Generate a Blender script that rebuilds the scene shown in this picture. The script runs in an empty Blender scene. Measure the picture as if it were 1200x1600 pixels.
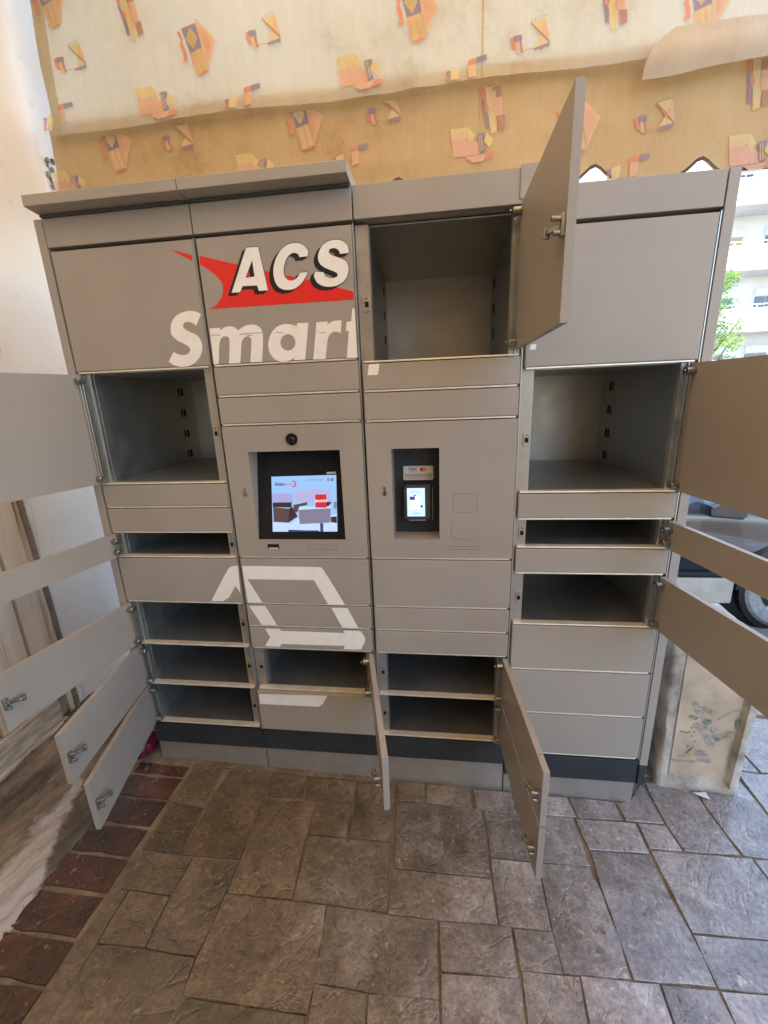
import bpy, bmesh, math, random
from mathutils import Vector, Matrix, noise
random.seed(7)
S = bpy.context.scene
COL = S.collection
# ------------------------------------------------------------ camera, light, exposure
cam_d = bpy.data.cameras.new('camera'); cam = bpy.data.objects.new('camera', cam_d); COL.objects.link(cam)
cam.matrix_world = Matrix(((0.99227482, 0.00531111, 0.12394549, 1.18767593),
                           (0.11802772, 0.26731582, -0.95635334, -1.33434315),
                           (-0.03821189, 0.96359434, 0.2646239, 1.4754697), (0, 0, 0, 1)))
cam_d.sensor_fit = 'VERTICAL'; cam_d.sensor_height = 36.0; cam_d.lens = 36.0*655.504/1600.0
cam_d.clip_start = 0.02; cam_d.clip_end = 500
S.camera = cam
S.render.resolution_x = 768; S.render.resolution_y = 1024
SUN_DIR = Vector((-0.38, -0.30, 1.0)).normalized()
world = bpy.data.worlds.new('World'); S.world = world; world.use_nodes = True
wn = world.node_tree.nodes; wl = world.node_tree.links
sky = wn.new('ShaderNodeTexSky'); sky.sky_type = 'NISHITA'; sky.sun_disc = False
sky.sun_elevation = math.asin(SUN_DIR.z); sky.sun_rotation = math.atan2(SUN_DIR.x, SUN_DIR.y)
sky.air_density = 1.0; sky.dust_density = .8; sky.ozone_density = 1.6
wl.new(sky.outputs[0], wn['Background'].inputs[0]); wn['Background'].inputs[1].default_value = 0.15
sun_d = bpy.data.lights.new('sun', 'SUN'); sun_d.energy = 3.4; sun_d.angle = math.radians(0.5); sun_d.color = (1, .955, .89)
sun = bpy.data.objects.new('sun', sun_d); COL.objects.link(sun)
sun.rotation_euler = SUN_DIR.to_track_quat('Z', 'Y').to_euler()
S.view_settings.view_transform = 'Standard'; S.view_settings.look = 'None'
S.view_settings.exposure = 2.38; S.view_settings.gamma = 1.0
S.view_settings.use_curve_mapping = False

# ------------------------------------------------------------ helpers
def F(x): return .008-.031*x                     # the pavement falls gently to the right
def mat(name, base=(.5,.5,.5), rough=.5, metal=0., spec=.5, var=0., vscale=8., bump=0., bscale=60., stretch=(1,1,1), bdist=.002, emit=None, estr=1., col2=None, coat=0., transl=0., detail=4., rvar=0.):
    m = bpy.data.materials.new(name); m.use_nodes = True
    nt = m.node_tree; n = nt.nodes; l = nt.links; b = n['Principled BSDF']
    b.inputs['Base Color'].default_value = (*base, 1); b.inputs['Roughness'].default_value = rough
    b.inputs['Metallic'].default_value = metal; b.inputs['Specular IOR Level'].default_value = spec
    b.inputs['Coat Weight'].default_value = coat
    tc = n.new('ShaderNodeTexCoord'); mp = n.new('ShaderNodeMapping'); mp.inputs['Scale'].default_value = stretch
    l.new(tc.outputs['Object'], mp.inputs[0])
    if var or col2:
        nz = n.new('ShaderNodeTexNoise'); nz.inputs['Scale'].default_value = vscale; nz.inputs['Detail'].default_value = detail; nz.inputs['Roughness'].default_value = .6
        l.new(mp.outputs[0], nz.inputs['Vector'])
        r = n.new('ShaderNodeValToRGB'); r.color_ramp.elements[0].position = .36; r.color_ramp.elements[1].position = .64
        c2 = col2 or tuple(min(1, c*(1+var)) for c in base); c1 = base if col2 else tuple(c*(1-var) for c in base)
        r.color_ramp.elements[0].color = (*c1, 1); r.color_ramp.elements[1].color = (*c2, 1)
        l.new(nz.outputs['Fac'], r.inputs[0]); l.new(r.outputs[0], b.inputs['Base Color'])
        if rvar:
            mr = n.new('ShaderNodeMapRange'); mr.inputs[1].default_value = .3; mr.inputs[2].default_value = .7
            mr.inputs[3].default_value = rough-rvar; mr.inputs[4].default_value = rough+rvar
            l.new(nz.outputs['Fac'], mr.inputs[0]); l.new(mr.outputs[0], b.inputs['Roughness'])
    if bump:
        nb = n.new('ShaderNodeTexNoise'); nb.inputs['Scale'].default_value = bscale; nb.inputs['Detail'].default_value = 5
        l.new(mp.outputs[0], nb.inputs['Vector'])
        bp = n.new('ShaderNodeBump'); bp.inputs['Strength'].default_value = bump; bp.inputs['Distance'].default_value = bdist
        l.new(nb.outputs['Fac'], bp.inputs['Height']); l.new(bp.outputs[0], b.inputs['Normal'])
    if emit:
        b.inputs['Emission Color'].default_value = (*emit, 1); b.inputs['Emission Strength'].default_value = estr
    if transl:
        tr = n.new('ShaderNodeBsdfTranslucent'); mx = n.new('ShaderNodeMixShader'); mx.inputs[0].default_value = transl
        src = b.inputs['Base Color']
        if src.is_linked: l.new(src.links[0].from_socket, tr.inputs[0])
        else: tr.inputs[0].default_value = (*base, 1)
        out = n['Material Output']; l.new(b.outputs[0], mx.inputs[1]); l.new(tr.outputs[0], mx.inputs[2]); l.new(mx.outputs[0], out.inputs[0])
    return m

def meta(o, label=None, cat=None, group=None, kind=None):
    if label: o['label'] = label
    if cat: o['category'] = cat
    if group: o['group'] = group
    if kind: o['kind'] = kind
    return o
def link(name, me, parent=None, loc=(0,0,0), rz=0):
    o = bpy.data.objects.new(name, me); COL.objects.link(o); o.location = loc; o.rotation_euler = (0,0,rz)
    if parent: o.parent = parent
    return o
def empty(name, loc=(0,0,0), rz=0, **k):
    o = link(name, None, None, loc, rz); o.empty_display_size = .1; return meta(o, **k)
def mesh(name, verts, faces, mats, fm=None, smooth=False):
    me = bpy.data.meshes.new(name); me.from_pydata([tuple(v) for v in verts], [], faces)
    for m in (mats if isinstance(mats, (list, tuple)) else [mats]): me.materials.append(m)
    if fm:
        for p, i in zip(me.polygons, fm): p.material_index = i
    if smooth:
        for p in me.polygons: p.use_smooth = True
    me.update(); return me
class MB:
    """collects solids into one mesh"""
    def __init__(s): s.v = []; s.f = []; s.m = []
    def add(s, v, f, m=0):
        o = len(s.v); s.v += [tuple(p) for p in v]; s.f += [tuple(i+o for i in q) for q in f]; s.m += [m]*len(f); return s
    def box(s, x0, x1, y0, y1, z0, z1, m=0):
        v = [(x,y,z) for z in (z0,z1) for y in (y0,y1) for x in (x0,x1)]
        return s.add(v, [(0,2,3,1),(4,5,7,6),(0,1,5,4),(2,6,7,3),(0,4,6,2),(1,3,7,5)], m)
    def prism(s, poly, axis, a, b, m=0):
        """poly of 2D points extruded along axis between a and b"""
        def P(p, t): return (t,p[0],p[1]) if axis == 'x' else (p[0],t,p[1]) if axis == 'y' else (p[0],p[1],t)
        n = len(poly); v = [P(p,a) for p in poly]+[P(p,b) for p in poly]
        return s.add(v, [tuple(range(n)), tuple(range(2*n-1,n-1,-1))]+[(i,i+n,(i+1)%n+n,(i+1)%n) for i in range(n)], m)
    def tube(s, p, q, r, n=10, r2=None, m=0, cap=True):
        p = Vector(p); q = Vector(q); d = (q-p).normalized(); u = d.orthogonal().normalized(); w = d.cross(u); r2 = r if r2 is None else r2
        v = [p+(u*math.cos(2*math.pi*i/n)+w*math.sin(2*math.pi*i/n))*r for i in range(n)]
        v += [q+(u*math.cos(2*math.pi*i/n)+w*math.sin(2*math.pi*i/n))*r2 for i in range(n)]
        f = [(i,(i+1)%n,(i+1)%n+n,i+n) for i in range(n)]
        if cap: f += [tuple(range(n-1,-1,-1)), tuple(range(n,2*n))]
        return s.add(v, f, m)
    def build(s, name, mats, parent=None, loc=(0,0,0), rz=0, smooth=False, bev=0, auto=False):
        me = mesh(name, s.v, s.f, mats, s.m, smooth)
        bm = bmesh.new(); bm.from_mesh(me); bmesh.ops.recalc_face_normals(bm, faces=bm.faces)
        if bev: bmesh.ops.bevel(bm, geom=list(bm.edges), offset=bev, segments=2, affect='EDGES', clamp_overlap=True, profile=.6)
        bm.to_mesh(me); bm.free()
        if auto:
            for p in me.polygons: p.use_smooth = True
            me.set_sharp_from_angle(angle=math.radians(35))
        return link(name, me, parent, loc, rz)
def bx(name, x0, x1, y0, y1, z0, z1, m, parent=None, bev=0, loc=(0,0,0)):
    b = MB(); b.box(x0,x1,y0,y1,z0,z1); return b.build(name, m, parent, loc, bev=bev)
def flat(name, polys, y, m, parent=None, holes=None, loc=(0,0,0), th=.0004, facing=-1):
    """thin flat print on an x-z plane at y: triangulated outline(s), with optional hole loops"""
    bm = bmesh.new()
    for k, poly in enumerate(polys):
        es = []
        for lp in [poly]+list((holes or {}).get(k, [])):
            vs = [bm.verts.new((p[0], y, p[1])) for p in lp]
            es += [bm.edges.new((vs[i], vs[(i+1) % len(vs)])) for i in range(len(vs))]
        bmesh.ops.triangle_fill(bm, edges=es, use_beauty=True, use_dissolve=False)
    for f in bm.faces:
        f.normal_update()
        if f.normal.y*facing < 0: f.normal_flip()
    me = bpy.data.meshes.new(name); bm.to_mesh(me); bm.free(); me.materials.append(m)
    return link(name, me, parent, loc)
def text(name, body, size, x, y, z, m, parent=None, loc=(0,0,0), align='CENTER', off=0., sx=1., shear=0.):
    cu = bpy.data.curves.new(name, 'FONT'); cu.body = body; cu.size = size; cu.align_x = align; cu.align_y = 'CENTER'; cu.offset = off; cu.shear = shear; cu.resolution_u = 3
    t = bpy.data.objects.new(name, cu); COL.objects.link(t)
    dg = bpy.context.evaluated_depsgraph_get(); dg.update()
    me = bpy.data.meshes.new_from_object(t.evaluated_get(dg)); bpy.data.objects.remove(t)
    me.transform(Matrix(((sx,0,0,x),(0,0,-1,y),(0,1,0,z),(0,0,0,1))))
    me.materials.clear(); me.materials.append(m)
    return link(name, me, parent, loc)
def smoothpoly(p, it=2):
    """round a closed outline by corner cutting"""
    for _ in range(it):
        q = []
        for i in range(len(p)):
            a, b = p[i], p[(i+1) % len(p)]
            q += [(a[0]*.75+b[0]*.25, a[1]*.75+b[1]*.25), (a[0]*.25+b[0]*.75, a[1]*.25+b[1]*.75)]
        p = q
    return p
def roundsel(p, keep, it=2):
    """corner cutting that leaves the vertices whose turn is sharper than keep degrees"""
    for _ in range(it):
        q = []; n = len(p)
        for i in range(n):
            a, b, c = Vector(p[i-1]), Vector(p[i]), Vector(p[(i+1) % n])
            t = abs(math.degrees((b-a).angle(c-b, 0)))
            if t > keep or t < 3: q.append(tuple(b))
            else: q += [tuple(b.lerp(a, .25)), tuple(b.lerp(c, .25))]
        p = q
    return p
SLABS=[[(0.162,-0.005),(0.297,-0.016),(0.297,-0.169),(0.174,-0.167)],[(0.177,-0.18),(0.302,-0.192),(0.307,-0.355),(0.175,-0.355)],[(0.329,-0.012),(0.506,-0.014),(0.517,-0.233),(0.521,-0.349),(0.323,-0.357),(0.316,-0.18)],[(0.178,-0.365),(0.358,-0.366),(0.355,-0.476),(0.187,-0.476)],[(0.368,-0.367),(0.518,-0.362),(0.52,-0.456),(0.521,-0.554),(0.514,-0.607),(0.365,-0.606),(0.358,-0.479)],[(0.219,-0.479),(0.352,-0.484),(0.359,-0.605),(0.221,-0.611),(0.216,-0.558)],[(0.186,-0.48),(0.213,-0.48),(0.212,-0.558),(0.216,-0.613),(0.217,-0.704),(0.22,-0.817),(0.151,-0.825),(0.155,-0.736),(0.159,-0.662),(0.168,-0.544)],[(0.221,-0.616),(0.514,-0.613),(0.52,-0.687),(0.525,-0.782),(0.223,-0.817),(0.219,-0.706)],[(0.518,-0.134),(0.718,-0.122),(0.723,-0.282),(0.735,-0.445),(0.53,-0.449),(0.529,-0.356),(0.524,-0.232)],[(0.523,-0.016),(0.651,-0.016),(0.664,-0.109),(0.527,-0.117)],[(0.662,-0.018),(0.861,-0.017),(0.863,-0.106),(0.675,-0.111)],[(0.731,-0.123),(0.861,-0.122),(0.863,-0.24),(0.733,-0.241)],[(0.872,-0.018),(1.017,-0.019),(1.021,-0.156),(1.022,-0.235),(0.874,-0.238),(0.874,-0.112)],[(0.731,-0.25),(1.02,-0.244),(1.032,-0.442),(0.742,-0.444)],[(1.031,0.002),(1.134,-0.001),(1.138,-0.075),(1.035,-0.078)],[(1.144,0.001),(1.31,-0.001),(1.316,-0.078),(1.146,-0.076)],[(1.33,-0.001),(1.475,0.001),(1.476,-0.08),(1.333,-0.079)],[(1.485,0.002),(1.681,0.005),(1.694,-0.068),(1.485,-0.079)],[(1.69,0.006),(1.852,0.006),(1.857,-0.062),(1.702,-0.07)],[(1.031,-0.089),(1.347,-0.082),(1.353,-0.253),(1.352,-0.31),(1.043,-0.318),(1.035,-0.179)],[(1.039,-0.324),(1.353,-0.319),(1.359,-0.436),(1.185,-0.445),(1.038,-0.447)],[(0.852,-0.45),(1.035,-0.453),(1.181,-0.449),(1.186,-0.617),(1.003,-0.624),(0.86,-0.622)],[(0.526,-0.455),(0.737,-0.452),(0.845,-0.45),(0.857,-0.624),(0.854,-0.683),(0.525,-0.687),(0.52,-0.609),(0.525,-0.553)],[(0.522,-0.691),(0.853,-0.687),(0.861,-0.748),(0.528,-0.781)],[(0.86,-0.627),(0.999,-0.628),(1.006,-0.731),(0.866,-0.747)],[(1.007,-0.629),(1.186,-0.621),(1.19,-0.71),(1.014,-0.73)],[(1.191,-0.451),(1.397,-0.441),(1.397,-0.55),(1.195,-0.561)],[(1.195,-0.567),(1.4,-0.556),(1.401,-0.685),(1.196,-0.709)],[(1.406,-0.445),(1.513,-0.44),(1.519,-0.528),(1.409,-0.534)],[(1.411,-0.538),(1.557,-0.533),(1.548,-0.668),(1.405,-0.685)],[(1.36,-0.086),(1.677,-0.077),(1.684,-0.239),(1.517,-0.246),(1.366,-0.247)],[(1.365,-0.255),(1.507,-0.253),(1.513,-0.308),(1.512,-0.434),(1.366,-0.438)],[(1.515,-0.252),(1.681,-0.247),(1.694,-0.318),(1.699,-0.426),(1.694,-0.519),(1.524,-0.527),(1.519,-0.436),(1.519,-0.307)],[(1.567,-0.53),(1.763,-0.523),(1.758,-0.644),(1.557,-0.667)],[(1.772,-0.525),(1.909,-0.519),(1.91,-0.626),(1.767,-0.643)],[(1.919,-0.52),(2.047,-0.514),(2.168,-0.51),(2.137,-0.6),(1.919,-0.625)],[(1.69,-0.081),(1.896,-0.074),(1.896,-0.174),(1.702,-0.184)],[(1.704,-0.192),(1.895,-0.185),(1.9,-0.298),(1.91,-0.391),(1.909,-0.51),(1.769,-0.517),(1.703,-0.519),(1.702,-0.426),(1.699,-0.314)],[(1.91,-0.073),(2.001,-0.072),(2.012,-0.153),(1.911,-0.156)],[(1.909,-0.169),(2.229,-0.157),(2.234,-0.226),(2.22,-0.384),(2.121,-0.385),(1.918,-0.391),(1.913,-0.29)],[(1.918,-0.4),(2.115,-0.393),(2.217,-0.393),(2.175,-0.503),(2.035,-0.509),(1.916,-0.512)],[(1.864,0.002),(1.918,0.016),(1.996,0.099),(2.0,-0.06),(1.87,-0.063)],[(2.013,0.11),(2.207,0.152),(2.183,0.04),(2.191,-0.067),(2.197,-0.146),(2.021,-0.152),(2.009,-0.064)],[(2.22,0.153),(2.387,0.184),(2.394,0.043),(2.393,0.011),(2.402,-0.145),(2.237,-0.148),(2.209,-0.145),(2.199,-0.063),(2.194,0.047)],[(2.236,-0.158),(2.399,-0.154),(2.393,-0.313),(2.317,-0.384),(2.224,-0.384),(2.242,-0.225)],[(2.41,0.205),(2.495,0.199),(2.598,0.205),(2.595,-0.025),(2.458,-0.147),(2.408,-0.145),(2.402,0.014),(2.405,0.05)],[(2.553,0.445),(2.489,0.308),(2.493,0.211),(2.413,0.215)],[(2.578,0.468),(2.748,0.467),(2.711,0.229),(2.509,0.213),(2.502,0.316)]]
L={'A':[(0.6396,1.9117),(0.6763,1.9106),(0.6931,1.7948),(0.6646,1.7949),(0.6604,1.8099),(0.6153,1.8107),(0.6051,1.7948),(0.5787,1.7956)],'Ah':[(0.6535,1.8773),(0.6559,1.8339),(0.6278,1.8328)],'C':[(0.8225,1.8756),(0.8251,1.889),(0.8167,1.9019),(0.8027,1.9102),(0.7853,1.9132),(0.7659,1.9105),(0.7482,1.902),(0.7319,1.8854),(0.7199,1.8654),(0.7139,1.8427),(0.715,1.8214),(0.7229,1.8037),(0.7367,1.7942),(0.7561,1.7908),(0.7761,1.7938),(0.7941,1.8033),(0.8076,1.8173),(0.8188,1.8347),(0.7947,1.8351),(0.7889,1.8249),(0.7785,1.818),(0.766,1.8154),(0.7542,1.8196),(0.7469,1.8299),(0.746,1.8447),(0.7514,1.8632),(0.7601,1.8772),(0.7731,1.8866),(0.7853,1.8878),(0.7944,1.883),(0.797,1.8754)],'S':[(0.9438,1.8754),(0.9428,1.8905),(0.9352,1.9019),(0.9217,1.9094),(0.9033,1.9124),(0.882,1.9091),(0.8647,1.8983),(0.8539,1.8807),(0.8513,1.8665),(0.8563,1.8529),(0.8698,1.8425),(0.8883,1.8349),(0.9021,1.829),(0.9079,1.8232),(0.9051,1.8171),(0.8939,1.8141),(0.8821,1.8153),(0.8705,1.8203),(0.8656,1.8315),(0.8415,1.8348),(0.8362,1.8238),(0.8407,1.8088),(0.8543,1.7973),(0.8755,1.7916),(0.8996,1.7922),(0.9217,1.8013),(0.9353,1.8151),(0.9413,1.8354),(0.9377,1.8522),(0.9256,1.8612),(0.9049,1.8689),(0.8912,1.8739),(0.8846,1.8806),(0.8875,1.8885),(0.8972,1.8918),(0.9087,1.889),(0.9162,1.8823),(0.9171,1.8749)],'s':[(0.4702,1.7434),(0.4577,1.7505),(0.4373,1.7544),(0.4159,1.7529),(0.3934,1.7465),(0.3751,1.7338),(0.3633,1.7137),(0.3617,1.6905),(0.3748,1.6733),(0.3973,1.6627),(0.4144,1.6524),(0.4182,1.6427),(0.4107,1.6312),(0.3936,1.6263),(0.3752,1.6305),(0.3602,1.6385),(0.3386,1.6106),(0.353,1.5992),(0.3765,1.5918),(0.4042,1.593),(0.4306,1.6039),(0.4498,1.6221),(0.4597,1.643),(0.4598,1.6665),(0.4492,1.6834),(0.4269,1.6939),(0.4097,1.7028),(0.4048,1.7114),(0.4103,1.7212),(0.4241,1.7241),(0.4393,1.7196),(0.45,1.7103)],'m':[(0.4919,1.701),(0.5266,1.7005),(0.5266,1.6936),(0.5392,1.7012),(0.5553,1.7039),(0.5731,1.7007),(0.5846,1.69),(0.6016,1.7004),(0.6228,1.7047),(0.6431,1.7027),(0.6573,1.6937),(0.6622,1.6789),(0.66,1.6515),(0.6496,1.595),(0.6114,1.5959),(0.6224,1.6534),(0.6228,1.665),(0.6159,1.6713),(0.6028,1.6706),(0.5919,1.6596),(0.588,1.6459),(0.5784,1.5946),(0.5407,1.5949),(0.5517,1.6571),(0.5515,1.6701),(0.5434,1.6761),(0.53,1.6745),(0.5205,1.6634),(0.515,1.6449),(0.5065,1.5955),(0.4903,1.5948)],'a':[(0.7711,1.691),(0.7734,1.6998),(0.8083,1.6992),(0.7889,1.595),(0.7531,1.5949),(0.7549,1.6027),(0.7386,1.5941),(0.7202,1.5903),(0.6976,1.5961),(0.6811,1.6109),(0.6742,1.6323),(0.6769,1.6552),(0.6887,1.6775),(0.7084,1.6945),(0.7344,1.7007),(0.7566,1.6972)],'ah':[(0.7627,1.6462),(0.76,1.6372),(0.7541,1.6297),(0.7459,1.6249),(0.7365,1.6236),(0.7276,1.6259),(0.7203,1.6314),(0.716,1.6394),(0.7151,1.6486),(0.7179,1.6576),(0.7239,1.665),(0.7321,1.6697),(0.7414,1.671),(0.7502,1.6687),(0.7574,1.6632),(0.7618,1.6553)],'r':[(0.833,1.6987),(0.8676,1.6989),(0.8654,1.6902),(0.8783,1.6983),(0.8931,1.7006),(0.9102,1.6996),(0.9054,1.6648),(0.8911,1.671),(0.876,1.6673),(0.8663,1.6566),(0.8617,1.641),(0.853,1.5934),(0.8142,1.5938)],'t':[(0.9445,1.7303),(0.9513,1.7308),(0.9522,1.5932),(0.9195,1.5934),(0.9302,1.6697),(0.9214,1.6693),(0.9249,1.6948),(0.9391,1.6958)],'sw0':[(0.4039,1.924),(0.4672,1.9049),(0.468,1.8887),(0.428,1.9095)],'sw1':[(0.4906,1.9016),(0.6043,1.8706),(0.7003,1.8445),(0.8242,1.8132),(0.9509,1.7749),(0.9507,1.7536),(0.4962,1.7549),(0.5226,1.7637),(0.5406,1.7804),(0.5515,1.8017),(0.5522,1.8235),(0.5396,1.8417),(0.517,1.8605),(0.4901,1.8773)],'b0':[(0.3508,0.7649),(0.436,0.8955),(0.4498,0.9063),(0.4762,0.9078),(0.4712,0.7988),(0.4554,0.8281),(0.4127,0.765)],'b1':[(0.4908,0.908),(0.78,0.907),(0.79,0.9017),(0.8614,0.7602),(0.7995,0.76),(0.7536,0.8558),(0.5058,0.8556),(0.5522,0.7611),(0.4948,0.7617)],'b2a':[(0.4969,0.7493),(0.5601,0.7496),(0.5975,0.6708),(0.5376,0.6702)],'b2b':[(0.8088,0.7487),(0.8688,0.749),(0.9042,0.6694),(0.8448,0.6694)],'b3':[(0.549,0.6558),(0.6052,0.6563),(0.6118,0.6485),(0.8541,0.6474),(0.847,0.6577),(0.9106,0.6578),(0.9205,0.6437),(0.9274,0.6275),(0.9247,0.6108),(0.9082,0.58),(0.8438,0.5795),(0.8489,0.5932),(0.6058,0.5926),(0.5969,0.5799),(0.5388,0.5804),(0.5636,0.6191)],'b4':[(0.4945,0.3727),(0.7691,0.3795),(0.7469,0.3394),(0.73,0.3272),(0.4927,0.3255)]}
MOT=[('hour',-0.349,2.917),('hour',0.512,2.905),('hour',1.557,2.774),('vest',0.224,2.886),('vest',1.124,2.887),('vest',2.163,2.788),('house',-0.0,2.724),('house',0.883,2.729),('flag',0.402,2.693),('flag',-0.448,2.716),('flag',1.318,2.686),('totem',-0.058,3.04),('totem',1.839,2.845),('vest',-0.401,3.116),('vest2',0.644,2.602),('vest2',-0.226,2.595),('hour2',0.068,2.607),('hour2',0.984,2.612),('hour2',2.045,2.483),('house2',0.401,2.46),('house2',1.333,2.464),('house2',-0.497,2.472),('house2',2.401,2.336),('flag2',0.836,2.46),('flag2',1.963,2.319),('totem2',1.419,2.588),('totem2',2.392,2.569),('vest2',1.755,2.481)]

# ------------------------------------------------------------ materials
POWDER = mat('grey_powder_coat', (.338,.295,.245), .40, var=.05, vscale=2.2, rvar=.06, bump=.12, bscale=900, bdist=.0006, spec=.4)
GALV = mat('galvanised_steel', (.40,.37,.32), .4, .6, var=.06, vscale=26, bump=.05, bscale=30, rvar=.07)
GALV2 = mat('galvanised_inner', (.46,.47,.45), .42, .9, var=.07, vscale=14, bump=.05, bscale=40, rvar=.08)
LIP = mat('bright_steel_lip', (.86,.80,.66), .36, .45, var=.08, vscale=20)
DARK = mat('dark_base_paint', (.022,.027,.03), .5, var=.2, vscale=6)
BLACK = mat('black_plastic', (.012,.012,.013), .35)
SLOTM = mat('slot_dark', (.004,.004,.004), .9)
WHITE = mat('white_vinyl', (.84,.80,.72), .45, var=.03, vscale=30)
_n=POWDER.node_tree.nodes; _l=POWDER.node_tree.links; _t=_n.new('ShaderNodeTexNoise'); _t.inputs['Scale'].default_value=2.6; _t.inputs['Detail'].default_value=2
_b=_n.new('ShaderNodeBump'); _b.inputs['Strength'].default_value=.5; _b.inputs['Distance'].default_value=.012; _c=[x for x in _n if x.type=='BUMP' and x!=_b][0]
_l.new([x for x in _n if x.type=='TEX_COORD'][0].outputs['Object'],_t.inputs['Vector']); _l.new(_t.outputs['Fac'],_b.inputs['Height']); _l.new(_b.outputs[0],_c.inputs['Normal'])
RED = mat('red_vinyl', (.72,.02,.012), .4)
INK = mat('black_vinyl', (.008,.008,.01), .4)
NICKEL = mat('nickel_hardware', (.30,.29,.26), .28, .85, var=.1, vscale=60)

# ------------------------------------------------------------ ground
STONE = mat('stamped_stone', (.15,.125,.10), .36, spec=.6)
def stone_nodes(m, c1, c2, c3, warp=1., c_warm_lit=(.92,.74,.53,1), c_sky_lit=(2.0,2.1,2.35,1)):
    nt = m.node_tree; n = nt.nodes; l = nt.links; b = n['Principled BSDF']
    tc = n.new('ShaderNodeTexCoord'); oi = n.new('ShaderNodeObjectInfo')
    ad = n.new('ShaderNodeVectorMath'); ad.operation = 'ADD'
    mu = n.new('ShaderNodeVectorMath'); mu.operation = 'SCALE'; mu.inputs['Scale'].default_value = 40
    cb = n.new('ShaderNodeCombineXYZ')
    for i in range(3): l.new(oi.outputs['Random'], cb.inputs[i])
    l.new(cb.outputs[0], mu.inputs[0]); l.new(tc.outputs['Object'], ad.inputs[0]); l.new(mu.outputs[0], ad.inputs[1])
    def nz(scale, det, rough, dist=0., typ=None):
        t = n.new('ShaderNodeTexNoise'); t.inputs['Scale'].default_value = scale; t.inputs['Detail'].default_value = det
        t.inputs['Roughness'].default_value = rough; t.inputs['Distortion'].default_value = dist
        if typ: t.noise_type = typ
        l.new(ad.outputs[0], t.inputs['Vector']); return t
    big = nz(4.5, 6, .65, .6); mid = nz(20, 6, .6); fine = nz(75, 6, .72); ridge = nz(3.2, 5, .5, 1.4)
    r = n.new('ShaderNodeValToRGB'); e = r.color_ramp.elements
    e[0].position = .30; e[0].color = (*c1, 1); e[1].position = .70; e[1].color = (*c3, 1)
    k = e.new(.5); k.color = (*c2, 1); l.new(big.outputs['Fac'], r.inputs[0])
    mx = n.new('ShaderNodeMix'); mx.data_type = 'RGBA'; mx.blend_type = 'OVERLAY'; mx.inputs[0].default_value = .8
    l.new(r.outputs[0], mx.inputs[6]); l.new(mid.outputs['Color'], mx.inputs[7])
    gr = n.new('ShaderNodeRGBToBW'); l.new(mid.outputs['Color'], gr.inputs[0]); l.new(gr.outputs[0], mx.inputs[7])
    # per-stone brightness
    mr = n.new('ShaderNodeMapRange'); mr.inputs[3].default_value = .78; mr.inputs[4].default_value = 1.2; l.new(oi.outputs['Random'], mr.inputs[0])
    hs = n.new('ShaderNodeHueSaturation'); l.new(mr.outputs[0], hs.inputs['Value']); l.new(mx.outputs[2], hs.inputs['Color'])
    # pale mineral specks
    sp = n.new('ShaderNodeValToRGB'); sp.color_ramp.elements[0].position = .66; sp.color_ramp.elements[1].position = .72
    sp.color_ramp.elements[0].color = (0,0,0,1); sp.color_ramp.elements[1].color = (.5,.5,.5,1)
    spn = nz(48, 2, .5); l.new(spn.outputs['Fac'], sp.inputs[0])
    mx2 = n.new('ShaderNodeMix'); mx2.data_type = 'RGBA'; l.new(sp.outputs[0], mx2.inputs[0]); l.new(hs.outputs[0], mx2.inputs[6]); mx2.inputs[7].default_value = (.33,.27,.2,1)
    fo = n.new('ShaderNodeMix'); fo.data_type = 'RGBA'; fo.blend_type = 'OVERLAY'; fo.inputs[0].default_value = .5
    fb = n.new('ShaderNodeMapRange'); fb.inputs[1].default_value = .38; fb.inputs[2].default_value = .62; fb.inputs[3].default_value = .22; fb.inputs[4].default_value = .78; l.new(fine.outputs['Fac'], fb.inputs[0])
    l.new(mx2.outputs[2], fo.inputs[6]); l.new(fb.outputs[0], fo.inputs[7])
    # light painted into the stone: warm and dim at left, bluish sky-lit towards right
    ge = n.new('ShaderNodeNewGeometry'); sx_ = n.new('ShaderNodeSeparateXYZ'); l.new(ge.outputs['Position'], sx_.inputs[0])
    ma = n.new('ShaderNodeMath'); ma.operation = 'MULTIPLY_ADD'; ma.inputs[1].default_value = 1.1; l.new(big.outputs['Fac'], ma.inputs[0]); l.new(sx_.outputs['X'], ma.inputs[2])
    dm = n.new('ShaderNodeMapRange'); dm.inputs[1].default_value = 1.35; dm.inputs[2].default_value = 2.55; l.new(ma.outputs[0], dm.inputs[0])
    tint = n.new('ShaderNodeMix'); tint.data_type = 'RGBA'; tint.inputs[6].default_value = c_warm_lit; tint.inputs[7].default_value = c_sky_lit; l.new(dm.outputs[0], tint.inputs[0])
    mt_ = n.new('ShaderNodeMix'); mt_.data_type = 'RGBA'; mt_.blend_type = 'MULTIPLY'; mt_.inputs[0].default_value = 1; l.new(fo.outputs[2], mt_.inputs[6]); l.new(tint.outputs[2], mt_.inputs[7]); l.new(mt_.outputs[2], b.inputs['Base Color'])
    rr = n.new('ShaderNodeMapRange'); rr.inputs[1].default_value = .35; rr.inputs[2].default_value = .68; rr.inputs[3].default_value = .24; rr.inputs[4].default_value = .44; b.inputs['Coat Weight'].default_value = .9; b.inputs['Coat Roughness'].default_value = .2; b.inputs['Specular IOR Level'].default_value = .65
    l.new(mid.outputs['Fac'], rr.inputs[0]); l.new(rr.outputs[0], b.inputs['Roughness'])
    # relief: stepped slate ledges + pits
    st = n.new('ShaderNodeMath'); st.operation = 'PINGPONG'; st.inputs[1].default_value = .085; l.new(ridge.outputs['Fac'], st.inputs[0])
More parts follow.
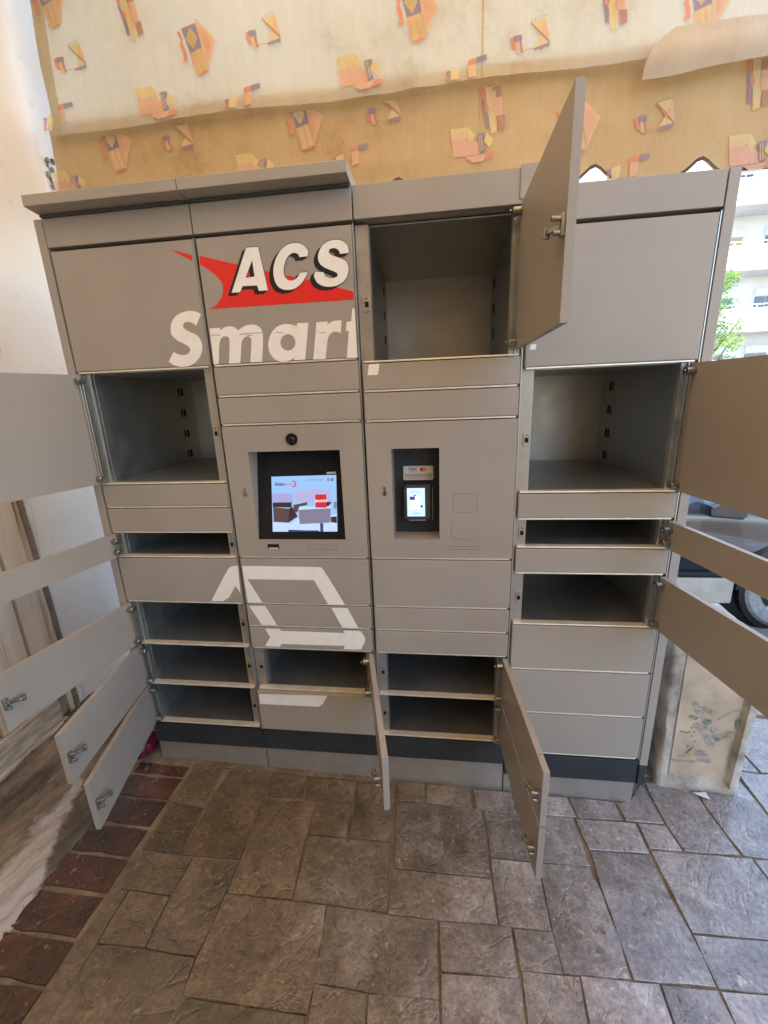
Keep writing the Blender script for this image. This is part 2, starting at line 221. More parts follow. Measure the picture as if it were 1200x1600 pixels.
    sq = n.new('ShaderNodeMapRange'); sq.interpolation_type = 'SMOOTHSTEP'; sq.inputs[1].default_value = .0; sq.inputs[2].default_value = .02; l.new(st.outputs[0], sq.inputs[0])
    b1 = n.new('ShaderNodeBump'); b1.inputs['Strength'].default_value = .50*warp; b1.inputs['Distance'].default_value = .003; l.new(sq.outputs[0], b1.inputs['Height'])
    b2 = n.new('ShaderNodeBump'); b2.inputs['Strength'].default_value = .75*warp; b2.inputs['Distance'].default_value = .009; l.new(mid.outputs['Fac'], b2.inputs['Height']); l.new(b1.outputs[0], b2.inputs['Normal'])
    b4 = n.new('ShaderNodeBump'); b4.inputs['Strength'].default_value = .6*warp; b4.inputs['Distance'].default_value = .012; l.new(big.outputs['Fac'], b4.inputs['Height']); l.new(b2.outputs[0], b4.inputs['Normal'])
    b3 = n.new('ShaderNodeBump'); b3.inputs['Strength'].default_value = .55; b3.inputs['Distance'].default_value = .0035; l.new(fine.outputs['Fac'], b3.inputs['Height']); l.new(b4.outputs[0], b3.inputs['Normal'])
    l.new(b3.outputs[0], b.inputs['Normal'])
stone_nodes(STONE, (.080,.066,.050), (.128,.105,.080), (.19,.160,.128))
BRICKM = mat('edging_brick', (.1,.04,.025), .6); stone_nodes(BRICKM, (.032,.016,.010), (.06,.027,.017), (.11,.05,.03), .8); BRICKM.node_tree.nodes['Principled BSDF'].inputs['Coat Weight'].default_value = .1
MORTAR = mat('mortar', (.17,.125,.08), .9, var=.4, vscale=9, bump=.6, bscale=120)
ROUGH = mat('rough_plaster_ground', (.2,.15,.1), .85)
RCOL = mat('tarmac', (.16,.155,.15), .9, var=.12, vscale=3, bump=.5, bscale=90)
PAVE2 = mat('kerb_stone', (.45,.42,.38), .8, var=.1, vscale=7, bump=.3, bscale=40)

def sheet(name, x0, x1, y0, y1, dz, m, parent=None):
    v = [(x, y, F(x)+dz) for y in (y0,y1) for x in (x0,x1)]
    return link(name, mesh(name, v, [(0,1,3,2)], m), parent)
ground = sheet('ground', -.62, 30, -14, 1.16, -.0065, MORTAR); meta(ground, kind='structure')
road = meta(link('road', mesh('road', [(x,y,F(x)-.17) for y in (1.0,120) for x in (-60,120)], [(0,1,3,2)], RCOL)), kind='structure')
kerb = empty('kerb', (-.6,1.2,0), kind='structure')
kb = MB()
for i in range(8):
    x0 = -.6+i; kx = MB(); v = []
    for x in (x0+.004, x0+.996):
        for y, dz in ((1.165,-.3),(1.165,-.004),(1.29,-.006),(1.30,-.3)): v.append((x+.6, y-1.2, F(x)+dz))
    kx.add(v, [(0,1,2,3),(7,6,5,4),(0,4,5,1),(1,5,6,2),(2,6,7,3),(3,7,4,0)])
    kx.build('kerb_stone', PAVE2, kerb, bev=.006)

def slab(name, poly, m, parent, h=.012, inset=-.0030, wob=.0018, top=.0):
    """one stone: jittered outline, rounded shoulder, top face"""
    n = len(poly); c = Vector((sum(p[0] for p in poly)/n, sum(p[1] for p in poly)/n))
    pts = []
    for i in range(n):
        a, b = Vector(poly[i]), Vector(poly[(i+1) % n]); L_ = (b-a).length; k = max(1, int(L_/.05))
        for j in range(k):
            p = a.lerp(b, j/k); d = (b-a).normalized(); nn = Vector((-d.y, d.x))
            w = noise.noise(Vector((p.x*17, p.y*17, 3.1)))*wob*2+random.uniform(-1,1)*wob*.35
            pts.append(p+nn*w)
    ar = sum(pts[i].x*pts[(i+1)%len(pts)].y-pts[(i+1)%len(pts)].x*pts[i].y for i in range(len(pts)))
    if ar < 0: pts.reverse()
    def ins(ps, d):
        out = []
        for i in range(len(ps)):
            a, b, e = ps[i-1], ps[i], ps[(i+1)%len(ps)]
            t1 = (b-a).normalized(); t2 = (e-b).normalized(); nn = Vector((-(t1+t2).y, (t1+t2).x))
            nn = nn.normalized() if nn.length > 1e-6 else Vector((-t1.y, t1.x))
            out.append(b+nn*d*min(1.5, 1/max(.6, nn.dot(Vector((-t1.y, t1.x))))))
        return out
    tilt = Vector((random.uniform(-1,1), random.uniform(-1,1)))*.0025
    r0 = ins(pts, inset); r1 = ins(pts, inset+.0012); r2 = ins(pts, inset+.0028); top = top+random.uniform(-.0007,.0007)
    def Z(p, dz): return (p.x-c.x, p.y-c.y, F(p.x)-F(c.x)+dz+tilt.dot(p-c)+top)
    v = [Z(p,-h-.01) for p in r0]+[Z(p,-.0024) for p in r1]+[Z(p,0) for p in r2]; k = len(pts)
    f = [(i,(i+1)%k,(i+1)%k+k,i+k) for i in range(k)]+[(i+k,(i+1)%k+k,(i+1)%k+2*k,i+2*k) for i in range(k)]+[tuple(range(2*k,3*k))]
    me = mesh(name, v, f, m)
    return link(name, me, parent, (c.x, c.y, F(c.x)))
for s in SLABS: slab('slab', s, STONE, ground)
def inside(p, poly):
    r = False; j = len(poly)-1
    for i in range(len(poly)):
        a, b = poly[i], poly[j]
        if (a[1] > p[1]) != (b[1] > p[1]) and p[0] < (b[0]-a[0])*(p[1]-a[1])/(b[1]-a[1])+a[0]: r = not r
        j = i
    return r
def touches(q):
    T = [(q[0]+(q[1]-q[0])*i/6, q[2]+(q[3]-q[2])*j/6) for i in range(7) for j in range(7)]
    return any(inside(t, s) for s in SLABS for t in T)
# stones outside the traced ones: the same random ashlar, cut to what is still free
FILLED = []
def fill(x0, x1, y0, y1):
    y = y0
    while y < y1-.05:
        h = random.choice((.14,.2,.27)); h = min(h, y1-y); x = x0-random.uniform(0,.15)
        while x < x1:
            w = random.choice((.2,.3,.42)); a, b, c, d = max(x,x0), min(x+w,x1), y, y+h
            if b-a > .05 and not touches((a+.006,b-.006,c+.006,d-.006)):
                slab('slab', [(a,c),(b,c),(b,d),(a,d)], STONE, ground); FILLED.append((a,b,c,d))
            x += w
        y += h
fill(.17, 4.2, -1.9, -.83); fill(2.12, 4.0, -.8, -.42); fill(2.55, 4.2, -.42, .05); fill(2.62, 4.6, .05, .33); fill(2.4, 5.0, .36, 1.15)
fill(2.12,2.38,.36,1.15)
def free(a, b, c, d): return not any(a < q[1]-.004 and b > q[0]+.004 and c < q[3]-.004 and d > q[2]+.004 for q in FILLED) and not touches((a+.004,b-.004,c+.004,d-.004))
for w_, h_ in ((.3,.2),(.2,.2),(.12,.12),(.06,.12),(.06,.06)):
    yy = -2.2
    while yy+h_ <= 1.15:
        xx = .17
        while xx+w_ <= 4.6:
            if (yy < 0 or xx > 2.0) and free(xx, xx+w_, yy, yy+h_):
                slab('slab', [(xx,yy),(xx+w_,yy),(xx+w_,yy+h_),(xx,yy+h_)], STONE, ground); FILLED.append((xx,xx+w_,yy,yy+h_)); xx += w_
            else: xx += .03
        yy += .03
YB = [-.02,-.078,-.179,-.285,-.389,-.5,-.612,-.715,-.82,-.93,-1.04]
for i in range(len(YB)-1):
    a, b = YB[i], YB[i+1]
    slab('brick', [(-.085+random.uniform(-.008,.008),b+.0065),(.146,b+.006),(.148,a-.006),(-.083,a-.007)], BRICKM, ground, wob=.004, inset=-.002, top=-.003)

# rough stone and cement verge between the brick edging and the wall
def verge(x, y):
    t = (x+.6)/.54
    z = F(x)+.012+.03*math.sin(min(1,max(0,t))*math.pi)*(.5+.5*noise.noise(Vector((x*4,y*2.2,0))))
    s = noise.noise(Vector((x*22-y*6, y*5+x*6, 1)))
    z += .015*s*(1 if t < .95 else .2)+.007*noise.noise(Vector((x*60-y*15,y*16,4)))+.004*noise.noise(Vector((x*90,y*60,8)))
    z -= .022*max(0,(t-.9))/.1
    return z
nx, ny = 110, 260; vv = []; ff = []
for j in range(ny+1):
    for i in range(nx+1):
        x = -.62+.60*i/nx; y = -1.1+1.9*j/ny; vv.append((x, y, verge(x,y)))
for j in range(ny):
    for i in range(nx):
        a = j*(nx+1)+i; ff.append((a,a+1,a+nx+2,a+nx+1))
vg = meta(link('verge', mesh('verge', vv, ff, ROUGH, smooth=True)), kind='structure')
nt = ROUGH.node_tree; n = nt.nodes; l = nt.links; b = n['Principled BSDF']
tc = n.new('ShaderNodeTexCoord'); mp = n.new('ShaderNodeMapping'); mp.inputs['Rotation'].default_value = (0,0,math.radians(-38)); mp.inputs['Scale'].default_value = (6.5,4.2,5)
l.new(tc.outputs['Object'], mp.inputs[0])
nz = n.new('ShaderNodeTexNoise'); nz.inputs['Scale'].default_value = 1; nz.inputs['Detail'].default_value = 11; nz.inputs['Roughness'].default_value = .72; l.new(mp.outputs[0], nz.inputs['Vector'])
r = n.new('ShaderNodeValToRGB'); e = r.color_ramp.elements; e[0].position = .30; e[0].color = (.05,.036,.022,1); e[1].position = .68; e[1].color = (.26,.185,.11,1)
k = e.new(.47); k.color = (.10,.075,.045,1); k = e.new(.53); k.color = (.17,.125,.08,1); l.new(nz.outputs['Fac'], r.inputs[0])
# white cement smear: a band following the verge, widening toward the viewer
sep = n.new('ShaderNodeSeparateXYZ'); l.new(tc.outputs['Object'], sep.inputs[0])
ln = n.new('ShaderNodeMath'); ln.operation = 'MULTIPLY_ADD'; ln.inputs[1].default_value = -.30; ln.inputs[2].default_value = -.295; l.new(sep.outputs['Y'], ln.inputs[0])   # centre line x = -.30*y-.295
sb = n.new('ShaderNodeMath'); sb.operation = 'SUBTRACT'; l.new(sep.outputs['X'], sb.inputs[0]); l.new(ln.outputs[0], sb.inputs[1])
n2 = n.new('ShaderNodeTexNoise'); n2.inputs['Scale'].default_value = 9; n2.inputs['Detail'].default_value = 8; n2.inputs['Roughness'].default_value = .7; l.new(tc.outputs['Object'], n2.inputs['Vector'])
wo = n.new('ShaderNodeMath'); wo.operation = 'MULTIPLY_ADD'; wo.inputs[1].default_value = .16; l.new(n2.outputs['Fac'], wo.inputs[0]); wo.inputs[2].default_value = -.08
s2 = n.new('ShaderNodeMath'); s2.operation = 'ADD'; l.new(sb.outputs[0], s2.inputs[0]); l.new(wo.outputs[0], s2.inputs[1])
ab = n.new('ShaderNodeMath'); ab.operation = 'ABSOLUTE'; l.new(s2.outputs[0], ab.inputs[0])
wd = n.new('ShaderNodeMapRange'); wd.inputs[1].default_value = -.15; wd.inputs[2].default_value = -.6; wd.inputs[3].default_value = .008; wd.inputs[4].default_value = .085; l.new(sep.outputs['Y'], wd.inputs[0])
df = n.new('ShaderNodeMath'); df.operation = 'SUBTRACT'; l.new(wd.outputs[0], df.inputs[0]); l.new(ab.outputs[0], df.inputs[1])
mk = n.new('ShaderNodeMapRange'); mk.inputs[1].default_value = -.012; mk.inputs[2].default_value = .012; l.new(df.outputs[0], mk.inputs[0])
mx = n.new('ShaderNodeMix'); mx.data_type = 'RGBA'; l.new(mk.outputs[0], mx.inputs[0]); l.new(r.outputs[0], mx.inputs[6]); mx.inputs[7].default_value = (.38,.32,.26,1)
l.new(mx.outputs[2], b.inputs['Base Color'])
bp = n.new('ShaderNodeBump'); bp.inputs['Strength'].default_value = .8; bp.inputs['Distance'].default_value = .012; l.new(nz.outputs['Fac'], bp.inputs['Height']); l.new(bp.outputs[0], b.inputs['Normal'])

# ------------------------------------------------------------ left wall, boards, conduit
PLASTER = mat('peeling_plaster', (.6,.5,.4), .85)
nt = PLASTER.node_tree; n = nt.nodes; l = nt.links; b = n['Principled BSDF']
tc = n.new('ShaderNodeTexCoord')
def NZ(sc, de, ro, st=(1,1,1), di=0.):
    mp = n.new('ShaderNodeMapping'); mp.inputs['Scale'].default_value = st; l.new(tc.outputs['Object'], mp.inputs[0])
    t = n.new('ShaderNodeTexNoise'); t.inputs['Scale'].default_value = sc; t.inputs['Detail'].default_value = de; t.inputs['Roughness'].default_value = ro; t.inputs['Distortion'].default_value = di
    l.new(mp.outputs[0], t.inputs['Vector']); return t
a1 = NZ(1.1,6,.55,(1,1.6,.4),.5); a2 = NZ(14,5,.6); a3 = NZ(60,3,.5)
r = n.new('ShaderNodeValToRGB'); e = r.color_ramp.elements; e[0].position=.42; e[0].color=(.60,.48,.33,1); e[1].position=.56; e[1].color=(.72,.65,.56,1)
k = e.new(.462); k.color = (.58,.44,.29,1); k = e.new(.468); k.color = (.70,.62,.51,1); l.new(a1.outputs['Fac'], r.inputs[0])
r2 = n.new('ShaderNodeValToRGB'); e = r2.color_ramp.elements; e[0].position=.30; e[0].color=(.35,.28,.2,1); e[1].position=.38; e[1].color=(1,1,1,1); l.new(a2.outputs['Fac'], r2.inputs[0])
mx = n.new('ShaderNodeMix'); mx.data_type='RGBA'; mx.blend_type='MULTIPLY'; mx.inputs[0].default_value=.14; l.new(r.outputs[0], mx.inputs[6]); l.new(r2.outputs[0], mx.inputs[7]); l.new(mx.outputs[2], b.inputs['Base Color'])
bp = n.new('ShaderNodeBump'); bp.inputs['Strength'].default_value=.5; bp.inputs['Distance'].default_value=.01; l.new(a1.outputs['Fac'], bp.inputs['Height'])
bq = n.new('ShaderNodeBump'); bq.inputs['Strength'].default_value=.3; bq.inputs['Distance'].default_value=.004; l.new(a2.outputs['Fac'], bq.inputs['Height']); l.new(bp.outputs[0], bq.inputs['Normal']); l.new(bq.outputs[0], b.inputs['Normal'])
nyw, nzw = 60, 60; vv=[]; ff=[]
for j in range(nzw+1):
    for i in range(nyw+1):
        y = .20+3.6*i/nyw; z = -.25+5.2*j/nzw
        vv.append((.012*noise.noise(Vector((y*3,z*2.2,5)))+.004*noise.noise(Vector((y*14,z*11,8))), y, z))
for j in range(nzw):
    for i in range(nyw):
        a=j*(nyw+1)+i; ff.append((a,a+1,a+nyw+2,a+nyw+1))
w = MB(); w.v=vv; w.f=ff; w.m=[0]*len(ff); w.box(-.25,-.03,.20,3.8,-.3,4.95)
w.box(-.25,.0,-3.2,.199,1.62,4.95); w.box(-.25,.0,-3.2,-.901,-.3,1.619)  # lower box is unseen wall, added to block light from the left
lw = w.build('plaster_wall', PLASTER, None, (-.61,0,0)); meta(lw, 'tall white peeling plaster wall along the left side of the lockers', 'wall')
# crumbled hole where the awning bracket was
HOLE = mat('broken_masonry', (.03,.025,.02), .95, col2=(.28,.25,.22), vscale=38)
hb = MB(); rr_ = random.Random(3)
for k in range(9):
    zz = 2.49+.014*k; yy = .79+.02*math.sin(k*1.7)+rr_.uniform(-.012,.012); s_ = rr_.uniform(.006,.016)
    hb.prism([(yy+s_*math.cos(t*1.047+k)*rr_.uniform(.6,1.2), zz+1.3*s_*math.sin(t*1.047+k)*rr_.uniform(.6,1.2)) for t in range(6)], 'x', -.598, -.588-rr_.uniform(0,.008))
hb.build('broken_patch', HOLE, lw, (.61,0,0))
WOOD = mat('old_painted_boards', (.52,.40,.26), .75, col2=(.66,.56,.44), vscale=3, stretch=(3,3,.5), bump=.4, bscale=22)
WOOD2 = mat('weathered_rail', (.30,.235,.17), .8, col2=(.5,.42,.33), vscale=9, stretch=(4,1,5), bump=.6, bscale=30)
wp = empty('wooden_door', (-.6,-.2,0), label='cream wooden board door with a weathered bottom rail, set in the left wall', cat='door')
def P(b_, name, m, par, org, **k): return b_.build(name, m, par, tuple(-c for c in org), **k)
bd = MB(); bd.box(-.75,-.625,-.9,.199,-.1,1.62); P(bd,'backing_frame',WOOD2,wp,(-.6,-.2,0))
edges_y = [(.094,.196),(-.003,.083),(-.10,-.004),(-.215,-.111),(-.33,-.222),(-.45,-.34),(-.56,-.455)]
for i,(a,c) in enumerate(edges_y):
    bd = MB(); bd.box(-.624,-.602-.003*(i%2),a+.001,c-.001,.168,1.61); P(bd,'board',WOOD,wp,(-.6,-.2,0),bev=.0025)
bd = MB(); bd.box(-.62,-.588,-.9,.145,.05,.165); P(bd,'bottom_rail',WOOD2,wp,(-.6,-.2,0),bev=.004)
bd = MB(); bd.box(-.62,-.566,-.9,.16,.005,.048); P(bd,'weather_strip',WOOD2,wp,(-.6,-.2,0),bev=.006)
bd = MB(); bd.box(-.62,-.545,-.9,.17,-.05,.003); P(bd,'threshold',WOOD2,wp,(-.6,-.2,0),bev=.005)
CONDM = mat('dusty_grey_conduit', (.19,.15,.12), .7, var=.2, vscale=20)
cb = MB(); zz = .02; 
rings = []
for k in range(300):
    z = -.02+k*.0085; rad = .013 if k % 2 else .0098
    cx = -.592+.004*math.sin(z*3); cy = .222+.006*math.sin(z*2.1+1)
    rings.append([(cx+rad*math.cos(a*math.pi/4), cy+rad*math.sin(a*math.pi/4), z) for a in range(8)])
cv = [p for r_ in rings for p in r_]; cf = [(k*8+a,k*8+(a+1)%8,(k+1)*8+(a+1)%8,(k+1)*8+a) for k in range(299) for a in range(8)]
cdt = link('corrugated_conduit', mesh('corrugated_conduit', cv, cf, CONDM, smooth=True)); meta(cdt, 'grey corrugated cable conduit running down the left wall beside the boards', 'conduit')
# pink bag squeezed between wall and lockers
BAG = mat('pink_plastic', (.15,.006,.025), .35, var=.35, vscale=30, bump=.5, bscale=25, bdist=.01)
bm = bmesh.new(); bmesh.ops.create_icosphere(bm, subdivisions=4, radius=1)
for v in bm.verts:
    p = v.co.copy(); k = 1+.22*noise.noise(p*2.6)+.10*noise.noise(p*7); v.co = Vector((p.x*.035*k, p.y*.075*k, max(-.025,p.z*.055*k)+.025))
me = bpy.data.meshes.new('plastic_bag'); bm.to_mesh(me); bm.free(); me.materials.append(BAG)
for p in me.polygons: p.use_smooth = True
bg = link('plastic_bag', me, None, (-.082,.045,F(-.1)+.006)); meta(bg, 'crumpled crimson plastic bag lying beside the left foot of the lockers', 'bag')

# ------------------------------------------------------------ parcel lockers
W = .48; G = .006
def hinge(par, x, z, s):
    """small barrel hinge on the inner face close to the pivot; local door coordinates, s = side of the door leaf"""
    h = MB(); h.tube((x, .019, z), (x, .038, z), .0105, 16); h.tube((x,.038,z),(x,.041,z),.0105,16,r2=.008)
    h.box(min(x,x-s*.016), max(x,x-s*.016), .030, .038, z-.009, z+.009)
    h.tube((x,.045,z),(x,.048,z),.005,8)
    return h.build('hinge', NICKEL, par, auto=True)
def latch(par, x, z, s):
    h = MB(); h.box(min(x-s*.004,x-s*.02), max(x-s*.004,x-s*.02), .013, .024, z-.022, z+.022)
    h.tube((x-s*.012,.02,z+.014),(x-s*.012,.04,z+.014),.006,10); h.tube((x-s*.012,.02,z-.014),(x-s*.012,.036,z-.014),.006,10)
    h.prism([(x-s*.010,.022),(x-s*.018,.022),(x-s*.040,.040),(x-s*.058,.044),(x-s*.060,.034),(x-s*.046,.031),(x-s*.024,.012)], 'z', z-.005, z+.005)
    h.tube((x-s*.056,.039,z-.012),(x-s*.056,.039,z+.010),.0065,10)
    cx_, cz_ = x-s*.012, z
    h.v = [(cx_+(p[0]-cx_)*.8, p[1], cz_+(p[2]-cz_)*.8) for p in h.v]
    return h.build('latch', NICKEL, par, bev=.0006, auto=True)
def door(col, z0, z1, ang=None, side='L', proud=0., label=None, par=None):
    """door leaf; side is the hinged side. Local origin on the hinge axis, leaf runs along +x (L) or -x (R)"""
    x0, x1 = col*W+G, (col+1)*W-G; D = x1-x0; s = 1 if side == 'L' else -1
    a, c = z0+.0058, z1-.0032; zc = 0
    hx = x0 if s == 1 else x1
    T = .017; b = MB()
    X = lambda t: s*t
    bm = bmesh.new()
    vs = [bm.verts.new((X(t), y, z)) for z in (a,c) for y in (0,T) for t in (0,D)]
    for q in [(0,2,3,1),(4,5,7,6),(0,1,5,4),(2,6,7,3),(0,4,6,2),(1,3,7,5)]: bm.faces.new([vs[i] for i in q])
    bmesh.ops.recalc_face_normals(bm, faces=bm.faces)
    back = [f for f in bm.faces if f.normal.y > .9]
    if ang is not None:
        bmesh.ops.inset_individual(bm, faces=back, thickness=.004, depth=0)
        back = [f for f in bm.faces if f.normal.y > .9 and all(abs(v.co.x) > .003 and abs(v.co.x) < D-.003 for v in f.verts)]
        r = bmesh.ops.inset_individual(bm, faces=back, thickness=.0012, depth=-.0045)
    es = [e for e in bm.edges if all(abs(v.co.y) < 1e-6 for v in e.verts)]
    bmesh.ops.bevel(bm, geom=es, offset=.0022, segments=3, affect='EDGES')
    me = bpy.data.meshes.new('door'); bm.to_mesh(me); bm.free(); me.materials.append(POWDER)
    org = par.location
    rz = 0 if ang is None else (math.radians(ang) if s == 1 else math.radians(ang+180))
    o = link('door', me, par, (hx-org[0], -proud-org[1], -org[2]), rz)
    if label: o['label'] = label
    if ang is not None:
        hh = z1-z0
        zt, zb = z1-.024, z0+.024
        if hh < .11: zt, zb = z1-.027, z0+.027
        hinge(o, s*.016, zt, s); hinge(o, s*.016, zb, s)
        rod = MB(); rod.tube((s*.004,.024,zb),(s*.004,.024,zt),.0018,8); rod.build('hinge_rod', NICKEL, o, auto=True); rod = MB(); rod.tube((s*.014,.026,zb),(s*.014,.026,zt),.0016,8)
        rod.build('hinge_rod', NICKEL, o, auto=True)
        latch(o, s*D, (z0+z1)/2-(.0 if hh<.3 else .02), s)
        for t in (.12,.5,.88):
            for z in (a, c):
                sc = MB(); sc.tube((s*D*t, .008, z-.0008), (s*D*t, .008, z+.0008), .0022, 8); sc.build('screw', NICKEL, o)
    return o, (hx-0, -proud)
def onto(o, d, name, polys, m, k, holes=None):
    """flat print on a closed door: world x-z outlines moved into the door's frame, k = layer number"""
    hx = d[0]
    pl = [[(p[0]-hx, p[1]) for p in poly] for poly in polys]
    hl = {i: [[(p[0]-hx, p[1]) for p in q] for q in v] for i, v in (holes or {}).items()}
    return flat(name, pl, -.0005*k, m, o, hl)
BODYZ = {}
def body(col, ztop, bounds, zbase, zpl, opens, par, lockside):
    """carcass of one column: bounds = shelf levels from the top, opens = indices of the open compartments"""
    org = par.location; x0, x1 = col*W, (col+1)*W
    pt = lambda b_, name, m, **k: b_.build(name, m, par, tuple(-c for c in org), **k)
    b = MB()
    b.box(x0+.001,x0+.018,.045,.66,zbase,ztop); b.box(x1-.018,x1-.001,.045,.66,zbase,ztop)
    b.box(x0+.018,x1-.018,.655,.66,zbase,ztop); b.box(x0+.018,x1-.018,.045,.66,ztop,ztop+.004)
    pt(b,'carcass',GALV2)
    for i, z in enumerate(bounds[1:], 1):
        s_ = MB(); s_.box(x0+.0185,x1-.0185,.03,.652,z-.0022,z+.0022); pt(s_,'shelf',GALV2)
        l_ = MB(); l_.box(x0+.009,x1-(.013 if col else .010),.0022,.028,z-.0003,z+.0050); pt(l_,'shelf_lip',LIP,bev=.0017)
    # front posts
    for side in 'LR':
        a, c = (x0+.0012,x0+.038) if side == 'L' else (x1-.038,x1-.0012)
        p_ = MB(); p_.box(a,c,.0205,.030,zbase,ztop); e1 = c if side == 'L' else a
        p_.box(e1-.0012,e1+.0012,.030,.06,zbase,ztop)
        if side == 'R': p_.box(x1-.0042,x1-.0012,.0015,.0204,zbase,ztop)
        if side == lockside: pt(p_,'front_post',GALV)
        else:
            p_.box((a+c)/2-.003,(a+c)/2+.001,.014,.0205,zbase,ztop); p_.box((a+c)/2+.007,(a+c)/2+.010,.016,.0205,zbase,ztop); pt(p_,'front_post',GALV2)
    b = MB(); b.box(x0+.0015,x1-.0015,.002,.05,zpl+.001,zbase-.004); b.box(x0+.0015,x1-.0015,.05,.66,zpl+.001,zbase-.01); pt(b,'base_panel',DARK,bev=.002)
    f0, f1 = F(x0), F(x1)
    b = MB(); v = [(x0+.002,.012,f0-.008),(x1-.002,.012,f1-.008),(x1-.002,.64,f1-.008),(x0+.002,.64,f0-.008)]; v += [(p[0],p[1],zpl) for p in v]
    b.add(v,[(0,3,2,1),(4,5,6,7),(0,1,5,4),(1,2,6,5),(2,3,7,6),(3,0,4,7)]); pt(b,'plinth',GALV,bev=.0015)
    # header
    b = MB(); b.box(x0+.002,x1-.002,0,.03,ztop+.008,ztop+.091); b.box(x0+.002,x1-.002,.03,.66,ztop+.008,ztop+.088); pt(b,'header_panel',POWDER,bev=.0015)
    for i in opens:
        z1_, z0_ = bounds[i], bounds[i+1]; zc = (z0_+z1_)/2-(0 if z1_-z0_ < .3 else .02)
        xc = x0+.0255 if lockside == 'L' else x1-.0255
        p_ = MB(); p_.box(xc-.0105,xc+.0105,.0178,.0204,zc-.022,zc+.022); lp = pt(p_,'lock_plate',GALV,bev=.0015)
        q_ = MB(); q_.box(xc-.0055,xc+.0055,.0172,.0180,zc-.009,zc+.006); pt(q_,'lock_slot',SLOTM); q_ = MB(); q_.box(xc-.0015,xc+.0015,.0172,.0180,zc+.012,zc+.017); pt(q_,'lock_slot',SLOTM)
        if z1_-z0_ > .15:
            sides = (x0+.018,x1-.018)
            for t in range(4 if z1_-z0_ > .3 else 2):
                zz = z1_-.055-.094*t
                for sx in sides:
                    for y_ in ((.535,.547),(.556,.574)):
                        o_ = -.0003 if sx < (x0+x1)/2 else -.0007
                        sl = MB(); sl.box(sx+o_, sx+o_+.001, y_[0], y_[1], zz-.017, zz+.017); pt(sl,'support_slot',SLOTM)

GRP = 'columns of the parcel locker bank'
lockers = []
def lk(col, label):
    e = empty('parcel_locker', ((col+.5)*W, .3, F((col+.5)*W)), label=label, cat='parcel locker', group=GRP); lockers.append(e); return e
B0 = [1.95,1.587,1.212,1.126,1.032,.937,.754,.570,.386,.2]
B1 = [1.95,1.588,1.494,1.403,.939,.757,.663,.569,.386,.2]
B2 = [1.95,1.577,1.491,1.400,.938,.756,.663,.568,.385,.2]
B3 = [1.903,1.537,1.165,1.077,.981,.890,.701,.523,.341,.16]
# --- column 0
e = lk(0, 'leftmost locker column, grey, next to the plaster wall, five doors swung open to the left')
body(0,1.95,B0,.195,.097,(1,4,6,7,8),e,'R')
d00,h = door(0,B0[1],B0[0],par=e); 
o_S = onto(d00,h,'letter_s',[roundsel(L['s'],40)],WHITE,1)
onto(d00,h,'red_arrow_emblem',[L['sw0']],RED,1)
door(0,B0[2],B0[1],-107.8,par=e,label='large square open door')
door(0,B0[3],B0[2],par=e); door(0,B0[4],B0[3],par=e)
door(0,B0[5],B0[4],-101.2,par=e,label='narrow open door')
d,h = door(0,B0[6],B0[5],par=e); onto(d,h,'box_emblem',[roundsel(L['b0'],75,1)],WHITE,1)
door(0,B0[7],B0[6],-99.3,par=e); door(0,B0[8],B0[7],-80.2,par=e); door(0,B0[9],B0[8],-75.2,par=e)
b = MB(); b.box(-.0285,-.0012,.001,.67,.205,2.036); b.build('side_panel',POWDER,e,tuple(-c for c in e.location),bev=.0012)
# --- column 1
e = lk(1, 'second locker column from the left, with the red arrow emblem, white lettering and customer touchscreen')
body(1,1.95,B1,.197,.097,(7,),e,'L')
d,h = door(1,B1[1],B1[0],side='R',par=e)
onto(d,h,'red_arrow_emblem',[L['sw1']],RED,1)
for k_, hol in (('A','Ah'),('C',None),('S',None)):
    pts = L[k_] if k_=='A' else roundsel(L[k_],42)
    hh = {0:[L[hol]]} if hol else None
    cx = sum(p[0] for p in pts)/len(pts); cz = sum(p[1] for p in pts)/len(pts)
    # drop shadow: the outline stepped toward lower left, plus a thin keyline all round
    for st in range(6):
        t = (st+1)/6; onto(d,h,'letter_shadow',[[(p[0]-.0135*t, p[1]-.0085*t) for p in pts]],INK,2+st*.15,{0:[[(p[0]-.0135*t,p[1]-.0085*t) for p in L[hol]]]} if hol else None)
    for q_,(ox,oz) in enumerate(((.0016,0),(-.0016,0),(0,.0016),(0,-.0016))):
        onto(d,h,'letter_keyline',[[(p[0]+ox, p[1]+oz) for p in pts]],INK,3.0+q_*.12,{0:[[(p[0]+ox*-1,p[1]+oz*-1) for p in L[hol]]]} if hol else None)
    onto(d,h,'letter_'+k_.lower(),[pts],WHITE,3.8,hh)
for nm_, ky, hol in (('letter_m','m',None),('letter_a','a','ah'),('letter_r','r',None),('letter_t','t',None)):
    onto(d,h,nm_,[roundsel(L[ky],45)],WHITE,1,{0:[L[hol]]} if hol else None)
SCF = mat('scuff',(.36,.30,.24),.8,var=.2,vscale=90)
for pts_ in ([(272,655),(300,648),(335,652),(330,656),(300,652),(275,658)],[(455,648),(500,640),(560,638),(602,636),(602,640),(560,642),(500,646),(460,652)],[(675,636),(700,633),(735,637),(732,640),(700,638)],[(940,633),(975,637),(1000,634),(998,638),(972,641)],[(490,655),(520,652),(545,654),(520,658)]):
    onto(d,h,'scuff',[[(.4919+(u_-270)*.000508, 1.7005-(v_-(609-(u_-336)*.058))*.00048) for u_,v_ in pts_]],SCF,2)
for a_,b_ in ((1,2),(2,3)): door(1,B1[b_],B1[a_],side='R',par=e)
d,h = door(1,B1[5],B1[4],side='R',par=e); onto(d,h,'box_emblem',[roundsel(L['b1'],58,1)],WHITE,1)
